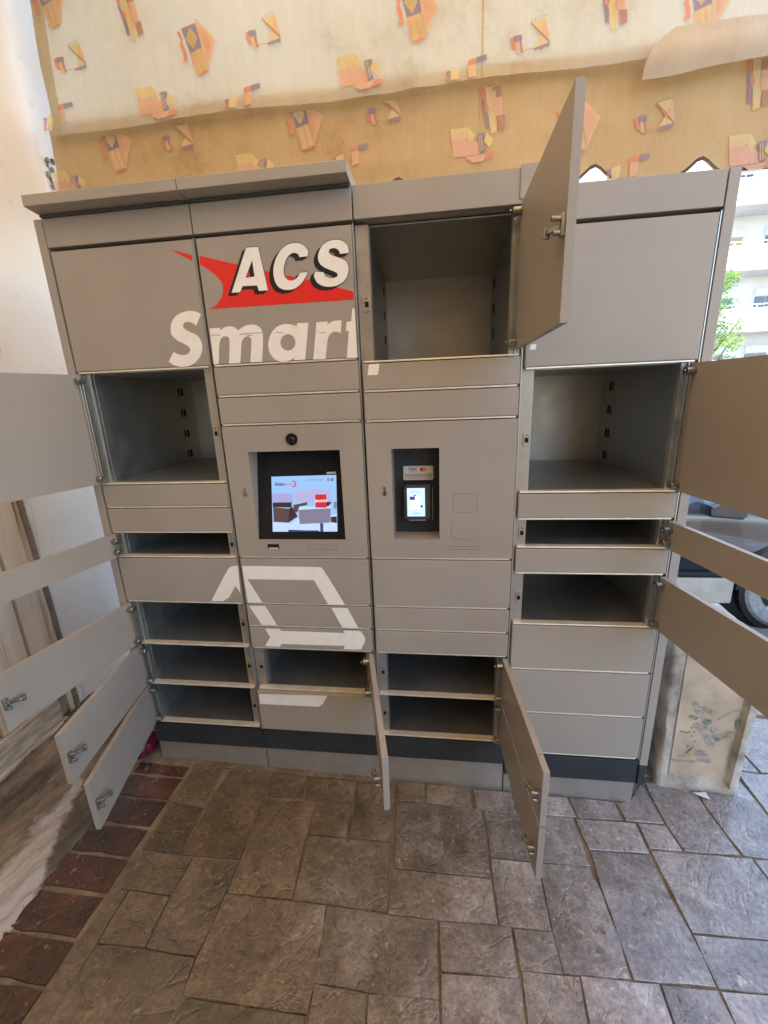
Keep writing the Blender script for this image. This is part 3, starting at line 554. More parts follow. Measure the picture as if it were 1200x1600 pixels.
d,h = door(1,B1[6],B1[5],side='R',par=e); onto(d,h,'box_emblem',[L['b2a']],WHITE,1); onto(d,h,'box_emblem',[L['b2b']],WHITE,1)
d,h = door(1,B1[7],B1[6],side='R',par=e); onto(d,h,'box_emblem',[L['b3']],WHITE,1)
door(1,B1[8],B1[7],-77,side='R',par=e,label='open door seen almost edge-on')
d,h = door(1,B1[9],B1[8],side='R',par=e,proud=.010,label='closed door standing slightly proud'); onto(d,h,'box_emblem',[L['b4']],WHITE,1)

def terminal(e, col, z0, z1, hole, depth_top, depth_bot, facem, backm):
    """front plate with a recess: hole = x0,x1,z0,z1; the back board leans if the depths differ"""
    x0, x1 = col*W+G, (col+1)*W-G; a, c = z0+.0058, z1-.0032; hx0,hx1,hz0,hz1 = hole; org = e.location
    b = MB()
    v = []
    for y in (0,.014):
        v += [(x0,y,a),(x1,y,a),(x1,y,c),(x0,y,c),(hx0,y,hz0),(hx1,y,hz0),(hx1,y,hz1),(hx0,y,hz1)]
    f = []
    for o in (0,8):
        q = [(0,1,5,4),(1,2,6,5),(2,3,7,6),(3,0,4,7)]; f += [tuple(i+o for i in t) for t in q]
    f += [(0,1,9,8),(1,2,10,9),(2,3,11,10),(3,0,8,11)]
    b.add(v,f,0)
    p = b.build('terminal_panel',[facem],e,tuple(-t for t in org))
    # recess walls
    r = MB(); yb, yt = depth_bot, depth_top
    v = [(hx0,0.0,hz0),(hx1,0,hz0),(hx1,0,hz1),(hx0,0,hz1),(hx0,yb,hz0),(hx1,yb,hz0),(hx1,yt,hz1),(hx0,yt,hz1)]
    r.add(v,[(0,4,7,3),(1,2,6,5),(3,7,6,2)]+([(0,1,5,4)] if yb > .002 else []),0)
    me = mesh('recess', r.v, r.f, facem); rc = link('recess', me, p)
    bk = MB(); bk.add(v[4:],[(0,1,2,3)],0); me = mesh('recess_back', bk.v, bk.f, backm); link('recess_back', me, p)
    return p
SCRB = mat('screen_bezel', (.012,.013,.015), .3, spec=.25)
tp = terminal(e,1,B1[4],B1[3],(.566,.878,1.008,1.3155),.075,.004,POWDER,SCRB)
def lean(t):                                          # y of the leaning screen board at height z
    return .004+(.075-.004)*(t-1.008)/(1.3155-1.008)-.0012
def em(name, c, s=1.): return mat(name, (0,0,0), .4, emit=c, estr=s)
ES = .22
E_SKY = em('screen_pale_blue',(.30,.52,.86),ES); E_LT = em('screen_light',(.50,.66,.95),ES); E_BR = em('screen_brown',(.10,.055,.055),ES); E_BR2 = em('screen_dark_brown',(.04,.02,.025),ES)
E_LIL = em('screen_lilac',(.36,.36,.66),ES); E_GR = em('screen_grey_box',(.21,.19,.28),ES); E_RED = em('screen_red',(.62,.02,.03),ES); E_WH = em('screen_white',(.85,.88,.95),ES); E_NV = em('screen_navy',(.03,.06,.16),ES); E_PK = em('screen_pink',(.42,.42,.70),ES)
scr = empty_ = link('touchscreen', None, e, tuple(-t for t in e.location))
bpy.data.objects.remove(scr)
# screen board mesh (the lit display), pictures on it as thin layers; u,v in zoomed photo units
def SP(u, v):
    # corners of the lit area: world x at the leaning board
    x = .617+(u-200)/(890-200)*.232; z = 1.2245-(v-345)/(882-345)*.190
    return (x, z)
def scrpoly(name, pts, m, k, par):
    pp = [SP(*p) for p in pts]
    v = [(p[0], lean(p[1])-.0004*k, p[1]) for p in pp]
    return link(name, mesh(name, v, [tuple(range(len(v)))[::-1]], m), par)
screen = scrpoly('touchscreen',[(200,352),(888,345),(892,880),(203,882)],E_SKY,1,e); screen.location = tuple(-t for t in e.location)
for nm,pts,m_,k_ in [
 ('picture',[(430,560),(470,490),(640,470),(820,490),(830,600),(470,600)],E_PK,2),
 ('picture',[(203,515),(420,515),(430,600),(203,600)],E_LIL,2),
 ('picture',[(203,790),(400,800),(490,745),(890,715),(890,880),(203,882)],E_LT,2),
 ('picture',[(210,600),(415,600),(410,650),(210,645)],E_BR2,3),
 ('picture',[(213,645),(385,660),(375,795),(216,785)],E_BR,3),
 ('picture',[(385,660),(420,640),(475,735),(375,795)],E_BR2,3),
 ('picture',[(430,625),(585,598),(575,628),(500,640),(470,700),(440,690)],E_BR,3),
 ('picture',[(780,598),(840,600),(800,640),(780,640)],E_BR2,3),
 ('picture',[(860,600),(888,598),(888,665),(858,660)],E_GR,3),
 ('picture',[(495,640),(830,640),(825,660),(485,672)],E_LT,4),
 ('picture',[(485,672),(825,657),(822,795),(495,808)],E_GR,4),
 ('picture',[(826,740),(888,735),(888,800),(826,790)],E_BR2,4),
 ('picture',[(712,800),(745,800),(745,880),(712,880)],E_NV,4),
 ('picture',[(372,862),(480,865),(560,868),(700,868),(700,881),(372,881)],E_NV,4),
 ('button',[(665,528),(782,526),(784,652),(667,652)],E_RED,5)]:
    scrpoly(nm,pts,m_,k_,screen)
def scrtext(body, size, u, v, m_, k_, **kw):
    x, z = SP(u,v); o = text('lettering', body, size, x, lean(z)-.0004*k_-.0004, z, m_, screen, **kw)
    me = o.data
    for vt in me.vertices: vt.co.y = lean(vt.co.z)-.0004*k_-.0004
    return o
scrtext('ΕΝΑΡΞΗ', .0105, 725, 590, E_WH, 6, off=.0004)
scrtext('Smart', .0155, 290, 425, E_NV, 3, off=.0005); scrtext('point', .0145, 376, 425, E_RED, 3)
scrtext('ACS', .0068, 290, 403, E_RED, 3); scrtext('ΔΕΙΤΕ ΠΩΣ ΛΕΙΤΟΥΡΓΕΙ', .0052, 672, 390, E_NV, 3)
def ring(cx, cz, r, m_, k_, par, n_=14, nm='icon'):
    v = [(cx+r*math.cos(-t*2*math.pi/n_), 0, cz+r*math.sin(-t*2*math.pi/n_)) for t in range(n_)]
    v = [(p[0], lean(p[2])-.0004*k_, p[2]) for p in v]
    return link(nm, mesh(nm, v, [tuple(range(n_))], m_), par)
for u,m_ in ((806,E_RED),(846,E_NV)): x_,z_ = SP(u,388); ring(x_,z_,.0052,m_,3,screen); ring(x_,z_,.0026,E_LIL,4,screen)
for pts in ([(415,395),(455,395),(468,422),(460,428),(450,404),(420,404)],[(455,452),(468,424),(460,420),(448,443),(420,443),(415,452)],[(436,422),(466,421),(466,427),(436,428)]): scrpoly('icon',pts,E_RED,3,screen)
STK = mat('sticker_silver',(.6,.58,.52),.4)
bpy.data.objects.remove(scrpoly('sticker',[(788,320),(886,315),(886,335),(788,338)],STK,1,e)); sv=scrpoly('sticker',[(788,318),(886,314),(886,334),(788,338)],STK,1,screen)
org = e.location; off = tuple(-t for t in org)
cam_b = MB(); cam_b.tube((.722,-.004,1.354),(.722,.004,1.354),.0195,28); cam_b.tube((.722,-.007,1.354),(.722,-.004,1.354),.0165,28,r2=.0165,m=1); 
LENSM = mat('lens_glass',(.006,.007,.009),.05,spec=.9,coat=.8); o = cam_b.build('camera_dome',[BLACK,LENSM],tp,(0,0,0),auto=True)
b = MB(); b.tube((.7235,-.0125,1.352),(.7235,-.007,1.352),.006,18,r2=.0095); b.build('camera_lens',LENSM,tp,auto=True)
def keyhole(x,z,par):
    b = MB(); b.tube((x,-.003,z-.011),(x,.003,z-.011),.0065,16); b.box(x-.003,x+.003,-.0025,.003,z-.01,z+.012); o = b.build('key_lock',NICKEL,par,auto=True)
    b = MB(); b.box(x-.001,x+.001,-.0035,-.003,z-.016,z-.006); b.build('key_slot',SLOTM,par)
keyhole(.539,1.182,tp)
b = MB(); b.box(.597,.6385,-.0006,.002,.973,.9915); b.build('ticket_slot',SLOTM,tp); b = MB(); b.box(.601,.635,-.0012,.004,.9735,.9785); b.build('slot_lip',STK,tp)
def outline(x0,x1,z0,z1,par,name='cut_line',t=.0009):
    b = MB()
    for q in ((x0,x1,z1-t,z1),(x0,x1,z0,z0+t),(x0,x0+t,z0+t,z1-t),(x1-t,x1,z0+t,z1-t)): b.box(q[0],q[1],-.0004,.001,q[2],q[3])
    return b.build(name,mat_line,par)
mat_line = mat('groove_shadow',(.10,.085,.07),.8)
outline(.745,.846,.972,.9895,tp)
# --- column 2
e = lk(2, 'third locker column from the left, with the payment terminal and a big door open above')
body(2,1.95,B2,.197,.097,(0,7,8),e,'L')
door(2,1.588,1.961,-90.4,side='R',par=e,label='large square door open toward the viewer')
d,h = door(2,B2[2],B2[1],side='R',par=e); b=MB(); b.add([(.981-h[0],-.0006,1.5405),(1.013-h[0],-.0006,1.541),(1.019-h[0],-.0006,1.5725),(.986-h[0],-.0006,1.572)],[(0,1,2,3)]); me=mesh('sticker',b.v,b.f,WHITE); link('sticker',me,d)
door(2,B2[3],B2[2],side='R',par=e)
for i in (4,5,6): door(2,B2[i+1],B2[i],side='R',par=e)
door(2,B2[8],B2[7],-86.3,side='R',par=e,label='upper of the two narrow doors open toward the viewer'); door(2,B2[9],B2[8],-86.3,side='R',par=e,label='lower of the two narrow doors open toward the viewer')
tp = terminal(e,2,B2[4],B2[3],(1.045,1.198,1.010,1.3145),.085,.085,POWDER,DARK)
keyhole(1.02,1.18,tp)
LAB = mat('label_cream',(.62,.56,.48),.5)
def rr(x0,x1,z0,z1,r_,n_=4):
    p=[]
    for cx,cz,a in ((x1-r_,z1-r_,0),(x0+r_,z1-r_,90),(x0+r_,z0+r_,180),(x1-r_,z0+r_,270)):
        p+=[(cx+r_*math.cos(math.radians(a+90*t/n_)),cz+r_*math.sin(math.radians(a+90*t/n_))) for t in range(n_+1)]
    return p
b = MB(); b.prism(rr(1.076,1.178,1.197,1.246,.005),'y',.0795,.0815); lb=b.build('card_label',LAB,tp)
b = MB(); b.prism([(1.080,1.214),(1.174,1.214),(1.170,1.2225)][::-1] if False else rr(1.081,1.173,1.2215,1.2435,.003),'y',.0785,.0794); b.build('label_flap',mat('label_white',(.72,.67,.6),.45),tp)
text('lettering','VISA',.0125,1.1085,.0780,1.2335,mat('visa_blue',(.02,.04,.2),.5),tp,off=.0003)
outl=MB()
for q in ((1.095,1.122,1.2405,1.2413),(1.095,1.122,1.2253,1.2261),(1.095,1.0958,1.2261,1.2405),(1.1212,1.122,1.2261,1.2405)): outl.box(q[0],q[1],.0778,.0782,q[2],q[3])
outl.build('logo_frame',mat('visa_frame',(.05,.07,.25),.5),tp)
def disc(cx,cz,r_,y,m_,par,nm): 
    flat(nm,[[(cx+r_*math.cos(t*math.pi/10),cz+r_*math.sin(t*math.pi/10)) for t in range(20)]],y,m_,par)
disc(1.1395,1.2335,.0072,.0780,mat('card_red',(.55,.02,.03),.5),tp,'card_logo'); disc(1.1495,1.2335,.0072,.0777,mat('card_orange',(.75,.28,.05),.5),tp,'card_logo')
TX = mat('label_text',(.12,.05,.03),.6)
text('lettering','ΠΛΗΡΩΜΕΣ ΑΝΤΙΚΑΤΑΒΟΛΗΣ',.0066,1.127,.0790,1.2135,TX,tp,off=.00015); text('lettering','ΜΕ ΧΡΗΣΗ ΠΟΣ ΤΟΥ ΤΕΡΜΑΤΙΚΟΥ',.0052,1.127,.0790,1.2055,TX,tp)
# payment handset
b = MB(); b.prism(rr(1.076,1.172,1.055,1.189,.009),'y',.052,.084); hs_ = b.build('card_reader',BLACK,tp,bev=.003)
b = MB(); b.prism(rr(1.0795,1.1655,1.068,1.186,.006),'y',.0465,.0518); b.build('reader_body',mat('reader_grey',(.06,.055,.05),.25,spec=.6),tp,bev=.001)
E_P = em('handset_screen',(.36,.50,.95),.4)
link('handset_screen', mesh('handset_screen',[(1.0895,.0462,1.0775),(1.1495,.0462,1.0775),(1.1495,.0462,1.176),(1.0895,.0462,1.176)],[(0,1,2,3)],E_P), tp)
ED = em('handset_ink',(.03,.05,.12),.3); EW = em('handset_pale',(.7,.8,1.),.4)
def q4(x0,x1,z0,z1,m_,y=.0459,nm='picture'): link(nm, mesh(nm,[(x0,y,z0),(x1,y,z0),(x1,y,z1),(x0,y,z1)],[(0,1,2,3)],m_), tp)
q4(1.100,1.134,1.105,1.147,EW); q4(1.0985,1.116,1.135,1.147,ED,.0456); q4(1.112,1.119,1.1475,1.153,E_RED,.0456)
for z in (1.166,1.161): q4(1.100,1.131,z,z+.0012,E_LIL,.0456)
flat('picture',[[(1.138+.0045*math.cos(t*math.pi/8),1.113+.0045*math.sin(t*math.pi/8)) for t in range(16)]],.0455,E_NV,tp)
text('lettering','cardlink',.0085,1.119,.0455,1.0885,ED,tp)
b = MB(); b.box(1.1745,1.1765,.055,.062,1.062,1.176); b.build('reader_strap',NICKEL,tp)
q4(1.094,1.150,1.0615,1.0635,STK,.0515,'reader_mark')
outline(1.243,1.317,1.104,1.1655,tp); 
b = MB(); b.prism(rr(1.238,1.322,1.0125,1.0755,.006),'y',-.0018,.001); b.build('cover_plate',POWDER,tp)
outline(1.228,1.327,.9745,.986,tp)
# small filler plate standing proud at the right end of the header
b = MB(); b.box(1.4125,1.463,-.004,-.0005,1.969,2.047); b.build('filler_plate',POWDER,e,tuple(-t for t in e.location),bev=.001)
# --- column 3
e = lk(3, 'rightmost locker column, set slightly lower, three doors swung open to the right')
body(3,1.903,B3,.157,.051,(1,3,5),e,'L')
d,h = door(3,B3[1],B3[0],side='R',par=e)
flat('lettering_scrap',[[(1.4575-h[0],1.590),(1.474-h[0],1.590),(1.4755-h[0],1.6045),(1.460-h[0],1.6045)]],-.0006,WHITE,d)
door(3,B3[2],B3[1],-82.3,side='R',par=e,label='large square open door')
door(3,B3[3],B3[2],side='R',par=e)
door(3,B3[4],B3[3],-81.5,side='R',par=e,label='narrow open door')
door(3,B3[5],B3[4],side='R',par=e)
door(3,B3[6],B3[5],-80.6,side='R',par=e,label='medium open door')
for i in (6,7,8): door(3,B3[i+1],B3[i],side='R',par=e)
off = tuple(-t for t in e.location)
b = MB(); b.box(1.9225,1.9495,.001,.67,.135,1.996); b.build('side_panel',POWDER,e,off,bev=.0012)
b = MB(); b.box(1.9205,1.944,-.004,.07,.049,.133); b.build('foot_block',DARK,e,off,bev=.002)
# --- rain hoods over the two left columns
for c_ in (0,1):
    e = lockers[c_]; x0 = c_*W+.0015; x1 = x0+W-.003
    b = MB(); b.prism([(0.002,2.0425),(-.052,2.0475),(-.055,2.0485),(-.055,2.076),(-.052,2.078),(.34,2.082),(.34,2.0425)],'x',x0,x1)
    b.build('rain_hood',POWDER,e,tuple(-t for t in e.location),bev=.0008)
    bx('hood_gutter',x0+.004,x1-.004,-.0105,-.0005,2.0352,2.0412,mat('gutter_dark',(.05,.05,.05),.5),e,loc=tuple(-t for t in e.location))

# ------------------------------------------------------------ awning: roof cloth, drop and valance
def cloth_mat(name, c1, c2, c3, tr):
    m = bpy.data.materials.new(name); m.use_nodes = True; nt = m.node_tree; n = nt.nodes; l = nt.links; b = n['Principled BSDF']; b.inputs['Roughness'].default_value = .8
    b.inputs['Specular IOR Level'].default_value = .15
    tc = n.new('ShaderNodeTexCoord')
    def N(sc, st, de=5, ro=.6, di=0.):
        mp = n.new('ShaderNodeMapping'); mp.inputs['Scale'].default_value = st; l.new(tc.outputs['Object'], mp.inputs[0])
        t = n.new('ShaderNodeTexNoise'); t.inputs['Scale'].default_value = sc; t.inputs['Detail'].default_value = de; t.inputs['Roughness'].default_value = ro; t.inputs['Distortion'].default_value = di; l.new(mp.outputs[0], t.inputs['Vector']); return t
    a = N(1.5,(1,1,1),9,.72,.0); s = N(1,(55,1,3.2),3,.5); w = N(300,(1,1,1),2)
    r = n.new('ShaderNodeValToRGB'); e = r.color_ramp.elements; e[0].position=.30; e[0].color=(*c3,1); e[1].position=.66; e[1].color=(*c1,1); k=e.new(.46); k.color=(*c2,1); l.new(a.outputs['Fac'], r.inputs[0])
    r2 = n.new('ShaderNodeValToRGB'); e=r2.color_ramp.elements; e[0].position=.36; e[0].color=(.84,.76,.62,1); e[1].position=.56; e[1].color=(1,1,1,1); l.new(s.outputs['Fac'], r2.inputs[0])
    mx = n.new('ShaderNodeMix'); mx.data_type='RGBA'; mx.blend_type='MULTIPLY'; mx.inputs[0].default_value=.13; l.new(r.outputs[0],mx.inputs[6]); l.new(r2.outputs[0],mx.inputs[7])
    l.new(mx.outputs[2], b.inputs['Base Color'])
    t_ = n.new('ShaderNodeBsdfTranslucent'); l.new(mx.outputs[2], t_.inputs[0]); ms = n.new('ShaderNodeMixShader'); ms.inputs[0].default_value = tr
    l.new(b.outputs[0], ms.inputs[1]); l.new(t_.outputs[0], ms.inputs[2]); l.new(ms.outputs[0], n['Material Output'].inputs[0])
    bp = n.new('ShaderNodeBump'); bp.inputs['Strength'].default_value=.06; bp.inputs['Distance'].default_value=.003; l.new(s.outputs['Fac'], bp.inputs['Height'])
    b2 = n.new('ShaderNodeBump'); b2.inputs['Strength'].default_value=.5; b2.inputs['Distance'].default_value=.02; l.new(a.outputs['Fac'], b2.inputs['Height']); l.new(bp.outputs[0], b2.inputs['Normal']); l.new(b2.outputs[0], b.inputs['Normal']); l.new(b2.outputs[0], t_.inputs['Normal'])
    return m
CL_UP = cloth_mat('faded_awning_cloth',(.67,.595,.45),(.62,.53,.375),(.47,.36,.22),.5)
CL_LO = cloth_mat('stained_valance_cloth',(.68,.53,.32),(.62,.45,.25),(.38,.245,.125),.45)
CL_BIND = mat('brown_binding',(.10,.05,.035),.8,var=.2,vscale=20)
def yu(x, z):   # upper drop
    cz_ = .5+.5*noise.noise(Vector((x*1.1,z*.9,6)))
    return .735+.020*noise.noise(Vector((x*2.2+z*.8,z*1.1,1)))+.014*cz_*noise.noise(Vector((x*9+z*3.5,z*2.2,2)))+.012*abs(noise.noise(Vector((x*3.4+z*2.6,z*.9-x*.6,4))))-.012*math.exp(-((z-2.66)/.03)**2)
def yl(x, z):   # lower valance
    return .765+.014*noise.noise(Vector((x*2.6,z*3,7)))+.012*abs(noise.noise(Vector((x*4,z*7,9))))+(.0016*math.sin(x*170)*max(0,noise.noise(Vector((x*1.3,z*2,2)))+.2) if x>1.2 else 0)
def fold(x): return 2.652+.006*math.sin(x*5.1)+.012*noise.noise(Vector((x*2.5,0,3)))
def hemz(x):
    if x > 2.345: return 2.278
    t = ((x-1.033)/.4) % 1.0; d = min(t, 1-t); base = 2.345-.03*(x-.9)
    return base-.035+.058*math.exp(-(d/.13)**2) if x > .7 else 2.30
def grid(name, xs, zf0, zf1, nz, fy, m, parent=None, loc=(0,0,0)):
    v=[]; f=[]
    for x in xs:
        z0,z1 = zf0(x), zf1(x)
        for j in range(nz+1):
            z = z0+(z1-z0)*j/nz; v.append((x, fy(x,z), z))
    for i in range(len(xs)-1):
        for j in range(nz):
            a=i*(nz+1)+j; f.append((a,a+nz+1,a+nz+2,a+1))
    return link(name, mesh(name, v, f, m, smooth=True), parent, loc)
XS = [-.49+k*.02 for k in range(0,155)]
drop = empty('awning_drop', (1.4,.74,2.66), label='upper cream awning cloth with printed geometric motifs, hanging behind the lockers', cat='awning')
ld = (-1.4,-.74,-2.66)
grid('drop_cloth', XS, fold, lambda x: 3.45, 36, yu, CL_UP, drop, ld)
# left selvedge and seam as folded strips
grid('selvedge', [-.492,-.475,-.458,-.442], lambda x: fold(x)+.002, lambda x: 3.45, 30, lambda x,z: yu(x,z)-.003, CL_UP, drop, ld)
grid('seam', [1.3715,1.374,1.3765], lambda x: fold(x), lambda x: 3.45, 30, lambda x,z: yu(x,z)-.004, CL_LO, drop, ld)
val = empty('valance', (1.4,.76,2.3), label='lower ochre stained valance with a scalloped dark bound hem, below the upper awning cloth', cat='awning valance')
lv = (-1.4,-.76,-2.3)
XL = [-.545+k*.02 for k in range(0,158)]
grid('valance_cloth', XL, hemz, lambda x: fold(x)+.05, 16, yl, CL_LO, val, lv)
grid('lining', XL, lambda x: hemz(x)+.012, lambda x: fold(x)+.05, 8, lambda x,z: yl(x,z)+.022, CL_LO, val, lv)
grid('binding', [x for x in XL if x > .3], lambda x: hemz(x)-.002, lambda x: hemz(x)+.012, 1, lambda x,z: yl(x,z)-.002, CL_BIND, val, lv)
grid('seam', [1.3715,1.374,1.3765], lambda x: hemz(x)+.012, lambda x: fold(x), 10, lambda x,z: yl(x,z)-.004, CL_LO, val, lv)
# torn flap of paler cloth, top right
FL = cloth_mat('bleached_flap_cloth',(.66,.58,.46),(.58,.48,.35),(.45,.34,.22),.35)
def flap_edge_lo(x): return 2.578+.012*noise.noise(Vector((x*7,1,1)))+.05*min(1,max(0,(x-2.0)/.4))*.5
def flap_edge_hi(x): return 2.60+.125*math.sqrt(max(0,min(1,(x-1.955)/.10)))
grid('torn_flap', [1.957+k*.014 for k in range(0,46)], flap_edge_lo, flap_edge_hi, 10, lambda x,z: .708-.018*math.sin(min(1,max(0,(z-2.58)/.12))*math.pi)+.004*noise.noise(Vector((x*9,z*6,0))), FL, drop, ld)
# printed motifs
CB=cloth_mat('print_purple',(0.46, 0.38, 0.48),(0.42, 0.34, 0.43),(0.34, 0.26, 0.32),0.5); CR=cloth_mat('print_red',(0.84, 0.42, 0.32),(0.8, 0.38, 0.28),(0.68, 0.3, 0.2),0.5); CO=cloth_mat('print_orange',(0.86, 0.62, 0.44),(0.82, 0.57, 0.4),(0.7, 0.47, 0.3),0.5)
CY=cloth_mat('print_yellow',(0.86, 0.74, 0.46),(0.82, 0.68, 0.4),(0.7, 0.55, 0.28),0.5); CP=cloth_mat('print_pink',(0.88, 0.6, 0.47),(0.84, 0.55, 0.42),(0.72, 0.45, 0.32),0.5); CN=cloth_mat('print_line',(0.6, 0.38, 0.3),(0.55, 0.33, 0.26),(0.45, 0.26, 0.18),0.45)
MATS=[CB,CR,CO,CY,CP,CN]
MF = {
'vest':[(0,[(858,180),(945,165),(968,295),(892,318)]),(3,[(910,182),(950,240),(918,300),(875,240)]),(2,[(888,320),(968,300),(1000,430),(912,448)]),(3,[(905,322),(925,316),(950,440),(925,445)]),(3,[(940,312),(958,305),(985,432),(965,436)]),(1,[(828,195),(848,195),(860,230),(855,255),(870,300),(875,352),(845,358),(852,310),(835,270),(845,240)]),(2,[(948,140),(1058,265),(1000,420),(970,300)]),(4,[(975,205),(1030,268),(1002,360),(985,290)]),(1,[(930,442),(990,425),(985,445),(978,436),(970,450),(962,440),(955,455),(948,444),(940,458)])],
'hour':[(1,[(95,358),(112,358),(122,400),(128,425),(112,425),(100,400)]),(0,[(112,352),(155,348),(158,380),(115,385)]),(2,[(125,386),(140,385),(152,445),(132,445)]),(5,[(142,385),(155,383),(165,445),(153,446)]),(3,[(195,300),(272,290),(250,370)]),(3,[(222,425),(295,412),(248,372)]),(2,[(272,290),(300,410),(250,370)]),(5,[(195,300),(201,299),(298,408),(292,412)]),(0,[(215,432),(296,415),(298,432),(285,440),(270,434),(255,445),(240,438),(225,446)]),(5,[(165,436),(215,430),(215,434),(165,440)]),(0,[(200,290),(205,289),(206,299),(201,300)]),(0,[(217,286),(222,285),(223,296),(218,297)]),(0,[(234,283),(239,282),(240,293),(235,294)]),(0,[(251,280),(256,279),(257,290),(252,291)]),(0,[(266,276),(271,275),(273,287),(267,288)])],
'house':[(3,[(582,542),(690,538),(700,560),(668,605),(590,602)]),(4,[(590,604),(700,603),(745,640),(755,700),(605,708)]),(3,[(692,545),(725,590),(710,630),(675,595)]),(0,[(735,585),(778,578),(782,600),(762,632),(790,690),(752,700)]),(3,[(785,585),(825,625),(805,670),(772,634)]),(1,[(800,690),(838,695),(820,728),(775,740)]),(4,[(668,712),(790,702),(770,745),(710,748)]),(1,[(577,615),(585,615),(585,623),(577,623)]),(1,[(579,640),(587,640),(587,648),(579,648)]),(1,[(581,666),(589,666),(589,674),(581,674)]),(1,[(588,690),(596,690),(596,698),(588,698)]),(3,[(742,600),(746,600),(756,690),(752,692)]),(3,[(752,598),(756,597),(768,685),(763,688)])],
'flag':[(0,[(640,610),(668,605),(660,660)]),(1,[(642,625),(660,660),(668,700),(650,700)]),(3,[(668,605),(715,590),(712,680),(668,700)]),(1,[(762,556),(805,548),(805,580),(762,590)]),(0,[(805,548),(860,540),(862,568),(806,580)]),(2,[(762,590),(805,582),(805,660),(765,668)])],
'totem':[(1,[(458,0),(485,0),(490,60),(470,50)]),(0,[(468,55),(485,60),(490,120),(512,150),(516,222),(498,215),(480,110)]),(3,[(488,0),(545,0),(560,245),(528,258)]),(1,[(492,75),(515,110),(505,145),(488,110)]),(5,[(530,5),(575,0),(580,55),(535,60)]),(4,[(538,62),(582,60),(588,160),(545,162)]),(5,[(560,165),(600,162),(606,230),(572,240)])]}
CTR={'vest':(945,300),'hour':(205,370),'house':(695,640),'flag':(760,620),'totem':(530,100)}
SX=.00072; SZ=.00061
for nm,x_,z_ in MOT:
    low = nm.endswith('2'); key = nm.rstrip('2'); cx,cz = CTR[key]; fy = yl if low else yu
    v=[]; f=[]; fm=[]
    for k_,(mi,poly) in enumerate(MF[key]):
        # fan-free fill: build each face, subdivided once so it follows the cloth
        pts=[]
        for i in range(len(poly)):
            a=poly[i]; b_=poly[(i+1)%len(poly)]; pts += [a,((a[0]+b_[0])/2,(a[1]+b_[1])/2)]
        zz_ = [z_-(p[1]-cz)*SZ for p in pts]
        if (low and min(zz_) > fold(x_)-.02) or (not low and max(zz_) < fold(x_)+.02): continue
        base=len(v)
        for p in pts:
            X_=x_+(p[0]-cx)*SX; Z_=z_-(p[1]-cz)*SZ; Z_ = min(Z_, fold(X_)-.004) if low else max(Z_, fold(X_)+.004)
            v.append((X_, fy(X_,Z_)-.0045-.0006*k_, Z_))
        f.append(tuple(range(base,base+len(pts)))); fm.append(mi)
    bm=bmesh.new(); me=mesh('printed_motif',v,f,MATS,fm); bm.from_mesh(me); bmesh.ops.triangulate(bm,faces=bm.faces); bm.to_mesh(me); bm.free()
    link('printed_motif',me,val if low else drop, lv if low else ld)
# roof cloth and frame
roof = empty('awning_roof', (2,-1.2,3.5), label='sloping cream awning cloth stretched overhead between the house front and the street', cat='awning')
v=[]; f=[]
RX=[-.5+k*.25 for k in range(0,13)]; RY=[.74-k*.22 for k in range(0,19)]
for y in RY:
    for x in RX: v.append((x-2,y+1.2,3.44+(.74-y)*.13-.02*math.sin((x+.5)*math.pi/1.1)**2-3.5))
for j in range(len(RY)-1):
    for i in range(len(RX)-1):
        a=j*len(RX)+i; f.append((a,a+1,a+len(RX)+1,a+len(RX)))
CL_RF = cloth_mat('roof_awning_cloth',(.79,.54,.26),(.75,.49,.22),(.66,.40,.16),.56)
link('roof_cloth',mesh('roof_cloth',v,f,CL_RF,smooth=True),roof)
STEEL=mat('white_painted_steel',(.6,.58,.55),.5)
b=MB(); b.tube((-.5-2,.765+1.2,3.452-3.5),(2.6-2,.765+1.2,3.452-3.5),.022,12); b.build('front_bar',STEEL,roof,auto=True)
# unseen house front added behind the viewer to block sun and bounce warm light
HOUSE=mat('warm_bounce_render',(.56,.42,.27),.85,var=.08,vscale=3,bump=.3,bscale=40)
hw=empty('added_house_front',(-1,-3.3,0),label='unseen cream house front behind the viewer, added to block and warm the light',cat='building')
b=MB(); b.box(-2.6,3.3,-.3,.1,-.4,3.95); b.build('wall',HOUSE,hw)
b=MB(); b.box(-.9,.6,.126,.15,-.05,2.2); b.build('door',mat('house_door',(.2,.13,.08),.5),hw)
b=MB(); b.box(-1.6,1.9,.101,.125,-.1,3.3); b.build('added_dark_panel',mat('added_panel_dark',(.085,.068,.052),.6,var=.2,vscale=4,stretch=(6,1,.6)),hw)  # unseen dark board added to cut bounce light from behind left

# ------------------------------------------------------------ concrete planter beside the lockers
CONC=mat('cast_concrete',(.28,.235,.18),.9,col2=(.60,.54,.45),vscale=9,bump=.7,bscale=90,bdist=.004)
PANEL=mat('ochre_plaster_panel',(.40,.30,.20),.85,col2=(.60,.46,.32),vscale=7,detail=8,bump=.3,bscale=60)
pl_=empty('planter',(2.2,.26,F(2.2)),rz=math.radians(-3),label='worn concrete planter with faded painted flowers in its recessed panel, right of the lockers',cat='planter')
bm=bmesh.new(); nxp,nzp=14,28
Wd=.285; Hh=.66; De=.34
def pside(t, z):      # jagged arris
    return 0
b=MB(); x0,x1=-.148,.148; px0,px1=-.098,.106; pz0,pz1=.085,.60
def ring_(y,xa,xb,za,zb): return [(xa,y,za),(xb,y,za),(xb,y,zb),(xa,y,zb)]
bm=bmesh.new(); bmesh.ops.create_cube(bm,size=1)
for v_ in bm.verts: v_.co=Vector(((v_.co.x)*.30,(v_.co.y)*.34,(v_.co.z+.5)*.66-.012))
bm.faces.ensure_lookup_table(); bm.normal_update()
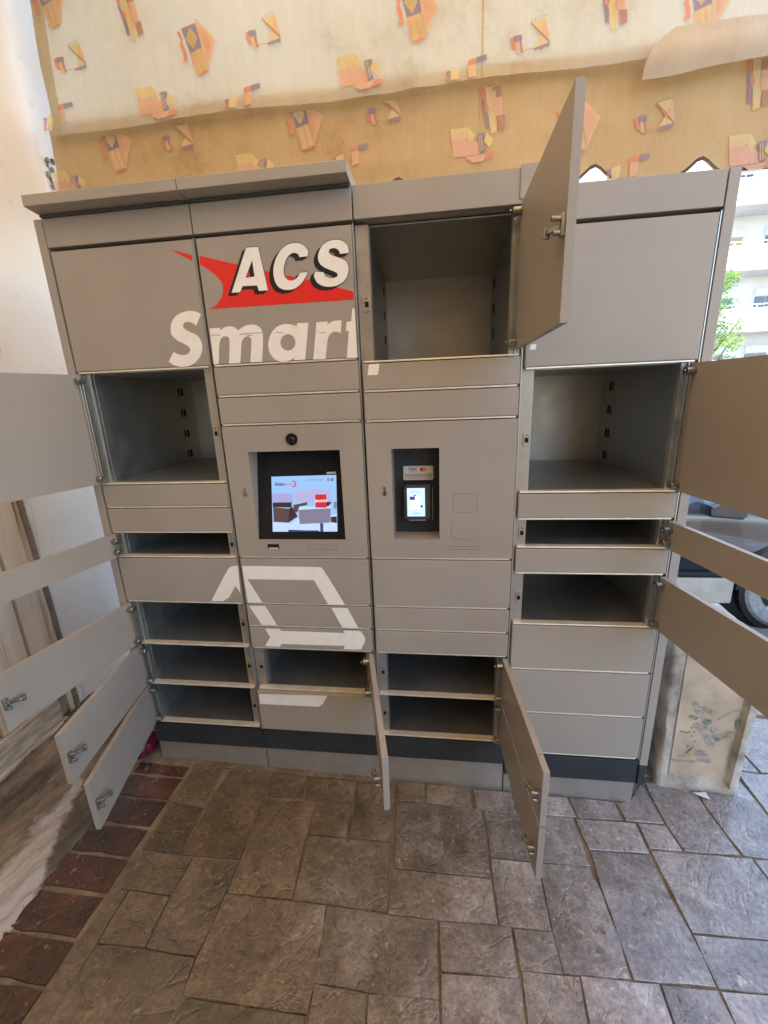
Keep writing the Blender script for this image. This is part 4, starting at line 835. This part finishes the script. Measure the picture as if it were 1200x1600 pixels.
ff_=[f_ for f_ in bm.faces if f_.normal.y<-.9]
bmesh.ops.inset_individual(bm,faces=ff_,thickness=.046,depth=0)
ff_=[f_ for f_ in bm.faces if f_.normal.y<-.9 and f_.calc_center_median().x**2<1e-4 and all(abs(v_.co.x)<.12 for v_ in f_.verts)]
r_=bmesh.ops.extrude_discrete_faces(bm,faces=ff_); nf_=r_['faces'][0]
bmesh.ops.bevel(bm,geom=[e_ for e_ in bm.edges if all(abs(abs(v_.co.x)-.15)<1e-4 for v_ in e_.verts) or (all(v_.co.y<-.16 for v_ in e_.verts) and all(abs(v_.co.x)>.12 or v_.co.z<.01 or v_.co.z>.63 for v_ in e_.verts) and len(e_.link_faces)==2 and abs(e_.link_faces[0].normal.dot(e_.link_faces[1].normal))<.5)],offset=.02,segments=3,affect='EDGES',profile=.6)
for v_ in nf_.verts: v_.co.y+=.026; v_.co.x*=.93; v_.co.z=.32+(v_.co.z-.32)*.97
bmesh.ops.bridge_loops(bm,edges=[e_ for e_ in bm.edges if len(e_.link_faces)==1]) if any(len(e_.link_faces)==1 for e_ in bm.edges) else None
bmesh.ops.subdivide_edges(bm,edges=[e_ for e_ in bm.edges if e_.calc_length()>.03],cuts=9,use_grid_fill=True)
for v_ in bm.verts:
    k_=.95+.12*v_.co.z/.66; c_=v_.co; edge=max(0,1-min(abs(abs(c_.x)-.15),.025)/.025)
    a_=noise.noise(c_*34)*.006+noise.noise(c_*95)*.004; inn=.15 if (abs(c_.x)<.10 and c_.y>-.16) else 1
    v_.co.x=c_.x*k_+a_*(.35+1.0*edge)*inn; v_.co.y+=a_*.5*inn; v_.co.z+=a_*.6*inn
me=bpy.data.meshes.new('planter_body'); bm.to_mesh(me); bm.free(); me.materials.append(CONC)
for p in me.polygons: p.use_smooth=True
me.set_sharp_from_angle(angle=math.radians(50))
pb=link('planter_body',me,pl_)
link('painted_panel',mesh('painted_panel',[(-.094,-.1475,.050),(.094,-.1475,.050),(.100,-.1475,.590),(-.100,-.1475,.590)],[(0,1,2,3)],PANEL),pl_)
PG=mat('green_paint',(.08,.17,.09),.8,col2=(.44,.36,.23),vscale=55); PV=mat('grey_violet_paint',(.24,.22,.23),.8,col2=(.52,.40,.27),vscale=45,stretch=(1,1,2)); PB=mat('brown_paint',(.16,.09,.05),.8,col2=(.3,.2,.12),vscale=70)
def brush(pts,wd,m_,k_,seed=0):
    r_=random.Random(seed); L_=[];R_=[]
    for i,(x,z) in enumerate(pts):
        a=Vector(pts[max(0,i-1)]); c=Vector(pts[min(len(pts)-1,i+1)]); d=(c-a).normalized(); nn=Vector((-d.y,d.x)); w_=wd[i] if isinstance(wd,list) else wd
        L_.append((x+nn.x*w_*r_.uniform(.7,1.2),z+nn.y*w_*r_.uniform(.7,1.2))); R_.append((x-nn.x*w_*r_.uniform(.7,1.2),z-nn.y*w_*r_.uniform(.7,1.2)))
    v=[(p[0],-.1482-.0003*k_,p[1]) for p in L_+R_]; n_=len(pts)
    link('brush_stroke',mesh('brush_stroke',v,[(i,i+1,n_+i+1,n_+i) for i in range(n_-1)],m_),pl_)
def U(u,v): return (-.088+(u-205)/(690-205)*.185+(1400-v)*.000015, .085+(1400-v)/600*.30)
def st(pts,wd,m_,k_,s_=0):
    q=[]
    for i in range(len(pts)-1):
        for t in range(4): q.append((pts[i][0]+(pts[i+1][0]-pts[i][0])*t/4,pts[i][1]+(pts[i+1][1]-pts[i][1])*t/4))
    q.append(pts[-1]); n_=len(q); W_=[wd*1.45*(.45+.55*math.sin(math.pi*(i+.6)/(n_+.2))) for i in range(n_)]
    brush([U(*p) for p in q],W_,m_,k_,s_)
st([(280,790),(340,860),(410,960)],.009,PV,1,1); st([(320,980),(400,1010),(480,1090),(520,1170)],.013,PV,2,2); st([(490,1000),(560,1080)],.008,PV,3,3); st([(360,830),(460,870)],.007,PG,1,4)
st([(430,930),(440,985)],.009,PG,4,5); st([(265,920),(340,935)],.006,PG,2,6); st([(205,1060),(260,1068),(310,1060)],.0035,PG,1,7); st([(540,1115),(610,1060),(690,1035)],.007,PG,4,8); st([(420,1220),(470,1330)],.011,PV,1,9); st([(450,1230),(540,1330)],.009,PV,3,10); st([(360,1190),(310,1260)],.003,PB,1,11); st([(190,1330),(300,1345),(420,1330)],.004,PV,4,12); st([(250,1280),(300,1290)],.006,PV,2,13); st([(520,930),(620,850),(690,820)],.002,PV,2,14); st([(690,920),(715,990)],.005,PG,3,15)
for q in ((300,1015),(322,1090),(360,1135),(305,1185),(330,1050)): st([q,(q[0]+12,q[1]+8)],.0025,PB,5,q[0])
PAP=mat('paper',(.75,.73,.7),.7)
pp=link('paper_scrap',mesh('paper_scrap',[(0,0,.0),(.05,.006,.001),(.046,-.028,.004),(.02,-.02,.006)],[(0,3,2,1)],PAP),None,(2.17,.075,F(2.17)+.006)); meta(pp,'small torn white paper scrap sticking out from under the planter','paper scrap')

# ------------------------------------------------------------ parked car beyond
PAINT=mat('dark_blue_car_paint',(.02,.028,.04),.12,.3,coat=1.,spec=.6); CGL=mat('car_glass',(.012,.015,.018),.03,spec=.9,coat=.6); TYRE=mat('tyre_rubber',(.24,.24,.235),.75,var=.2,vscale=30,bump=.3,bscale=80); RIM=mat('alloy_rim',(.62,.62,.64),.25,.8); CLAD=mat('beige_sill_reflection',(.42,.38,.31),.55,var=.12,vscale=9)
CX,CY=3.70,1.72; GZ=F(CX)-.17
car=empty('parked_car',(2.25,CY+.9,GZ),label='dark blue parked car with alloy wheels, seen behind the open doors on the right',cat='car')
lc=(-2.25,-(CY+.9),-GZ)
# body loft: stations along x (rear .0 to front), cross-sections in y,z
def prof(x):   # belt height, roof height, half-width offset
    return
st_x=[-.05,.05,.35,.8,1.3,1.8,2.3,2.8,3.2,3.6,4.0,4.25,4.33]
belt=[.75,.88,.95,.96,.95,.94,.93,.92,.90,.84,.78,.66,.55]
roofz=[.78,.95,1.35,1.46,1.48,1.47,1.42,1.15,.93,.87,.81,.70,.56]
inset=[.12,.05,.02,0,0,0,0,0,0,.01,.05,.14,.24]
sec=[]
for X_,bz,rz_,ins_ in zip(st_x,belt,roofz,inset):
    y0=ins_; gh=max(0,rz_-bz); t=min(1,gh/.5)
    s_=[(y0+.07,.24),(y0+.03,.30),(y0+.045,.42),(y0+.012,.56),(y0,.70*bz/.95),(y0+.01,bz-.05),(y0+.035,bz),(y0+.035+.19*t+.02,bz+gh*.9),(y0+.30*t+.08,rz_),(.9,rz_+.02*t)]
    full=s_+[(1.8-p[0],p[1]) for p in s_[-2::-1]]
    sec.append([(X_+.2,CY+p[0],GZ+p[1]) for p in full])
n_=len(sec[0]); v=[p for s_ in sec for p in s_]; f=[]; fm=[]
for i in range(len(sec)-1):
    for j in range(n_-1):
        f.append((i*n_+j,(i+1)*n_+j,(i+1)*n_+j+1,i*n_+j+1)); glass = (j in (6,n_-1-7)) and 1<=i<=7; fm.append(1 if glass else 0)
f.append(tuple(range(n_))); fm.append(0); f.append(tuple((len(sec)-1)*n_+k for k in range(n_-1,-1,-1))); fm.append(0)
me=mesh('body',v,f,[PAINT,CGL,CLAD],fm); 
for p in me.polygons: p.use_smooth=True
bo=link('body',me,car,lc); bo.modifiers.new('s','SUBSURF').levels=2; bo.modifiers['s'].render_levels=2
# wheels: the rear one is the one in view
def wheel(cx,cy,s_):
    R_=.315; b=MB(); n_=40
    pr_=[(.20,.0),(.285,-.012),(.305,.0),(.315,.03),(.315,.17),(.30,.2),(.2,.2)]
    vv=[(cx+r_*math.cos(a*2*math.pi/n_),cy+s_*y_,GZ+R_+r_*math.sin(a*2*math.pi/n_)) for r_,y_ in pr_ for a in range(n_)]
    ff=[(k*n_+a,k*n_+(a+1)%n_,(k+1)*n_+(a+1)%n_,(k+1)*n_+a) for k in range(len(pr_)-1) for a in range(n_)]
    b.add(vv,ff); w_=b.build('wheel',TYRE,car,lc,auto=True)
    b=MB(); pr_=[(.205,-.004),(.2,.0),(.185,.03),(.18,.15)]
    vv=[(cx+r_*math.cos(a*2*math.pi/n_),cy+s_*y_,GZ+R_+r_*math.sin(a*2*math.pi/n_)) for r_,y_ in pr_ for a in range(n_)]
    b.add(vv,[(k*n_+a,k*n_+(a+1)%n_,(k+1)*n_+(a+1)%n_,(k+1)*n_+a) for k in range(3) for a in range(n_)])
    for k in range(5):
        a=k*2*math.pi/5+.3; 
        for da in (-.13,.13):
            c0=(cx+.035*math.cos(a),cy+s_*.02,GZ+R_+.035*math.sin(a)); c1=(cx+.195*math.cos(a+da),cy+s_*.012,GZ+R_+.195*math.sin(a+da)); b.tube(c0,c1,.017,6,r2=.013)
    b.tube((cx,cy+s_*.004,GZ+R_),(cx,cy+s_*.05,GZ+R_),.045,20)
    b.build('rim',RIM,w_,(0,0,0),auto=True)
    b=MB(); b.tube((cx,cy+s_*.09,GZ+R_),(cx,cy+s_*.1,GZ+R_),.17,24); b.build('brake_disc',mat_line,w_,auto=True)
for cx_ in (CX, CX-2.55):
    wheel(cx_,CY-.005,1); wheel(cx_,CY+1.805,-1)
n2_=28      # arch lips and dark wells
for cx_ in (CX,CX-2.55):
    o_=[(cx_+.375*math.cos(math.pi*a/n2_),GZ+.315+.375*math.sin(math.pi*a/n2_)) for a in range(n2_+1)]; i_=[(cx_+.335*math.cos(math.pi*a/n2_),GZ+.315+.335*math.sin(math.pi*a/n2_)) for a in range(n2_+1)]
    b=MB(); b.prism(o_+i_[::-1],'y',CY-.012,CY+.05); b.build('wheel_arch',BLACK,car,lc)
for cx_ in (CX,CX-2.55):
    b=MB(); b.prism([(cx_+.345*math.cos(2*math.pi*a/32),GZ+.315+.345*math.sin(2*math.pi*a/32)) for a in range(32)],'y',CY-.003,CY+.06); b.build('wheel_well',BLACK,car,lc)
b=MB(); b.box(CX-2.15,CX-.385,CY-.006,CY+.05,GZ+.20,GZ+.40); b.build('sill',CLAD,car,lc,bev=.012)  # beige colour stands in for sunlit ground mirrored low on the body
b=MB(); b.box(CX-2.15,CX-.385,CY-.0085,CY-.003,GZ+.405,GZ+.418); b.build('door_gap',SLOTM,car,lc); b=MB(); b.box(CX-1.2,CX-1.194,CY-.0085,CY+.02,GZ+.42,GZ+.9); b.build('door_gap',SLOTM,car,lc)
b=MB(); b.box(CX-1.12,CX-.95,CY-.03,CY-.012,GZ+.80,GZ+.82); b.build('door_handle',PAINT,car,lc,bev=.006)
b=MB(); b.prism([(CX-.72,GZ+.9),(CX-.5,GZ+.88),(CX-.48,GZ+1.0),(CX-.62,GZ+1.04),(CX-.73,GZ+.98)],'y',CY-.17,CY-.03); b.build('side_mirror',PAINT,car,lc,bev=.02)

# ------------------------------------------------------------ apartment building across the street
BW=mat('white_render',(.66,.66,.64),.85,var=.05,vscale=.5,bump=.1,bscale=8); BG=mat('balcony_white',(.8,.8,.78),.8,var=.03,vscale=1); SOF=mat('soffit_grey',(.5,.5,.49),.9); SHU=mat('shutter',(.6,.58,.53),.7); PAN=mat('window_pane',(.05,.07,.09),.06,spec=.9); FR=mat('window_frame',(.7,.7,.7),.5); CUR=mat('curtain',(.45,.3,.18),.9)
ab_=empty('apartment_building',(24,30,-.6),label='white apartment block with stacked balconies, seen past the right end of the lockers',cat='building')
la=(-24,-30,.6)
b=MB(); b.box(13.2,38,27.4,38,-.8,22); b.build('wall',BW,ab_,la)
b=MB(); b.box(13.2,14.6,26.9,27.399,-.8,22); b.box(20.9,21.9,26.9,27.399,-.8,22); b.build('pier',BG,ab_,la)
for fl_ in range(6):
    zt=4.45+1.0+(fl_-1)*3.05-1.05; z0=zt
    for bx0,bx1 in ((16.6,20.9),(22.4,27.0)):
        p_=MB(); p_.box(bx0,bx1,25.7,27.398,z0-.22,z0); bal=p_.build('balcony',SOF,ab_,la)
        p_=MB(); p_.box(bx0-.02,bx1+.02,25.6,25.698,z0-.24,z0+.95); p_.box(bx0-.02,bx0+.1,25.7,27.397,z0-.24,z0+.95); p_.box(bx1-.1,bx1+.02,25.7,27.397,z0-.24,z0+.95); p_.build('parapet',BG,bal)
        p_=MB(); p_.tube((bx0,25.65,z0+1.12),(bx1,25.65,z0+1.12),.025,6)
        for k in range(int((bx1-bx0)/.8)): p_.tube((bx0+.2+.8*k,25.65,z0+.95),(bx0+.2+.8*k,25.65,z0+1.12),.018,6)
        p_.build('railing',FR,bal)
    for wx in (16.9,19.2,23.2,25.2):
        p_=MB(); p_.box(wx,wx+1.25,27.3,27.399,z0+.02,z0+2.2); wi=p_.build('window',FR,ab_,la)
        p_=MB(); p_.box(wx+.05,wx+.60,27.27,27.299,z0+.06,z0+1.75); p_.build('pane',PAN,wi)
        p_=MB(); p_.box(wx+.65,wx+1.20,27.27,27.299,z0+.06,z0+1.75); p_.build('pane',PAN if (fl_+int(wx))%3 else CUR,wi)
        p_=MB(); p_.box(wx,wx+1.25,27.22,27.298,z0+1.78,z0+2.2); p_.build('shutter_box',SHU,wi)
# street wall strip closing the far side at ground level
sh=empty('shop_front',(6,14,-.4),label='low pale shop front with grey roller shutter across the road',cat='building')
b=MB(); b.box(-14,6.5,0,6,-.4,2.6); b.build('wall',BW,sh); 
rs=MB()
for k in range(24): rs.tube((-6,-.01,-.2+k*.09),(5.5,-.01,-.2+k*.09),.04,6)
rs.build('roller_shutter',mat('shutter_blue_grey',(.25,.3,.36),.5),sh)
# ------------------------------------------------------------ street tree
LEAF=mat('leaf_green',(.10,.22,.03),.55,col2=(.20,.34,.05),vscale=1.2,transl=.45); BARK=mat('bark',(.12,.09,.06),.9,var=.3,vscale=8)
tr=empty('street_tree',(8.5,12,F(8.5)-.17),label='bright green leafy street tree in front of the white apartment block',cat='tree')
b=MB(); b.tube((0,0,0),(.05,.02,1.3),.11,10,r2=.08); b.tube((.05,.02,1.3),(.1,0,2.6),.08,8,r2=.05)
for a_ in range(7): b.tube((.06,0,1.3+a_*.22),(.06+.8*math.cos(a_*2.4),.8*math.sin(a_*2.4),2.2+a_*.3),.035,6,r2=.012)
b.build('trunk',BARK,tr,auto=True)
rt=random.Random(11); v=[]; f=[]
cl=[]
for _ in range(46):
    z=rt.uniform(1.7,4.6); rmax=.95*math.sqrt(max(.03,1-((z-2.9)/1.9)**2)); a_=rt.uniform(0,6.28); r_=rmax*math.sqrt(rt.random()); cl.append((r_*math.cos(a_),r_*math.sin(a_),z,rt.uniform(.16,.34)))
for cx_,cy_,cz_,cr in cl:
    for _ in range(170):
        d=Vector((rt.gauss(0,1),rt.gauss(0,1),rt.gauss(0,1))).normalized()*cr*rt.random()**.4; p=Vector((cx_,cy_,cz_))+d
        u=Vector((rt.gauss(0,1),rt.gauss(0,1),rt.gauss(0,1))).normalized(); w_=u.orthogonal().normalized(); s_=rt.uniform(.025,.045); k=len(v)
        v+=[p-u*s_,p+w_*s_*.55,p+u*s_,p-w_*s_*.55]; f.append((k,k+1,k+2,k+3))
cr_=link('crown',mesh('crown',v,f,LEAF),tr); cr_['kind']='stuff'
# overhead cable
b=MB(); pts=[Vector((12+1.4*k,20,9.75+.5*k*.55+.03*(k-4)**2)) for k in range(9)]
for i in range(8): b.tube(pts[i],pts[i+1],.018,6)
cbm=b.build('overhead_cable',BLACK); meta(cbm,'thin dark overhead cable crossing in front of the white apartment block','cable')

# ------------------------------------------------------------ grit swept along the plinth and into the joints
GR=mat('grit_bits',(.30,.23,.16),.9,col2=(.12,.09,.06),vscale=60)
gb=MB(); rg=random.Random(5)
for k in range(620):
    if k<330: x=rg.uniform(.0,1.95); y=.004-abs(rg.gauss(0,.035))
    elif k<450: x=rg.uniform(-.08,.5); y=rg.uniform(-.75,-.0)
    else: x=rg.uniform(.1,2.6); y=rg.uniform(-.78,.1)
    if k>=450 and y>.0 and x<1.98: y=-y
    q=abs(rg.gauss(0,.0012))+.0007; z=F(x)+.0006
    if k%23==0: q*=2.2
    a=rg.uniform(0,3.14); c_,s_=math.cos(a)*q,math.sin(a)*q
    gb.add([(x+c_*1.6,y+s_*1.6,z),(x-s_,y+c_,z),(x-c_*1.3,y-s_*1.3,z),(x+s_,y-c_,z),(x+c_*.2,y,z+q*.9)],[(0,1,4),(1,2,4),(2,3,4),(3,0,4)])
g_=gb.build('grit',GR); g_['kind']='stuff'

LF=mat('dry_leaf',(.28,.17,.07),.8,col2=(.16,.09,.04),vscale=80)
for i,(x,y,a,sz,lab) in enumerate(((.93,-.30,.6,.012,'small curled dry leaf on the brown paving in front of the second locker column'),(1.66,-.42,2.1,.010,'small curled dry leaf on grey paving right of the low open doors'),(.60,-.52,4.0,.009,'tiny dry leaf scrap in the lower left of the brown paving'))):
    v=[];f=[]
    for j in range(5):
        t=j/4; w_=math.sin(math.pi*(.08+.84*t))*.45
        for q in (-1,0,1): v.append(((t-.5)*2*sz, q*w_*sz, F(x)+.0015+.35*sz*abs(q)*w_+.25*sz*(t-.5)**2*2))
    for j in range(4):
        for q in (0,1): k=j*3+q; f.append((k,k+1,k+4,k+3))
    c,s_=math.cos(a),math.sin(a); v=[(p[0]*c-p[1]*s_,p[0]*s_+p[1]*c,p[2]-F(x)) for p in v]
    o=link('dry_leaf',mesh('dry_leaf',v,f,LF,smooth=True),None,(x,y,F(x))); meta(o,lab,'leaf')
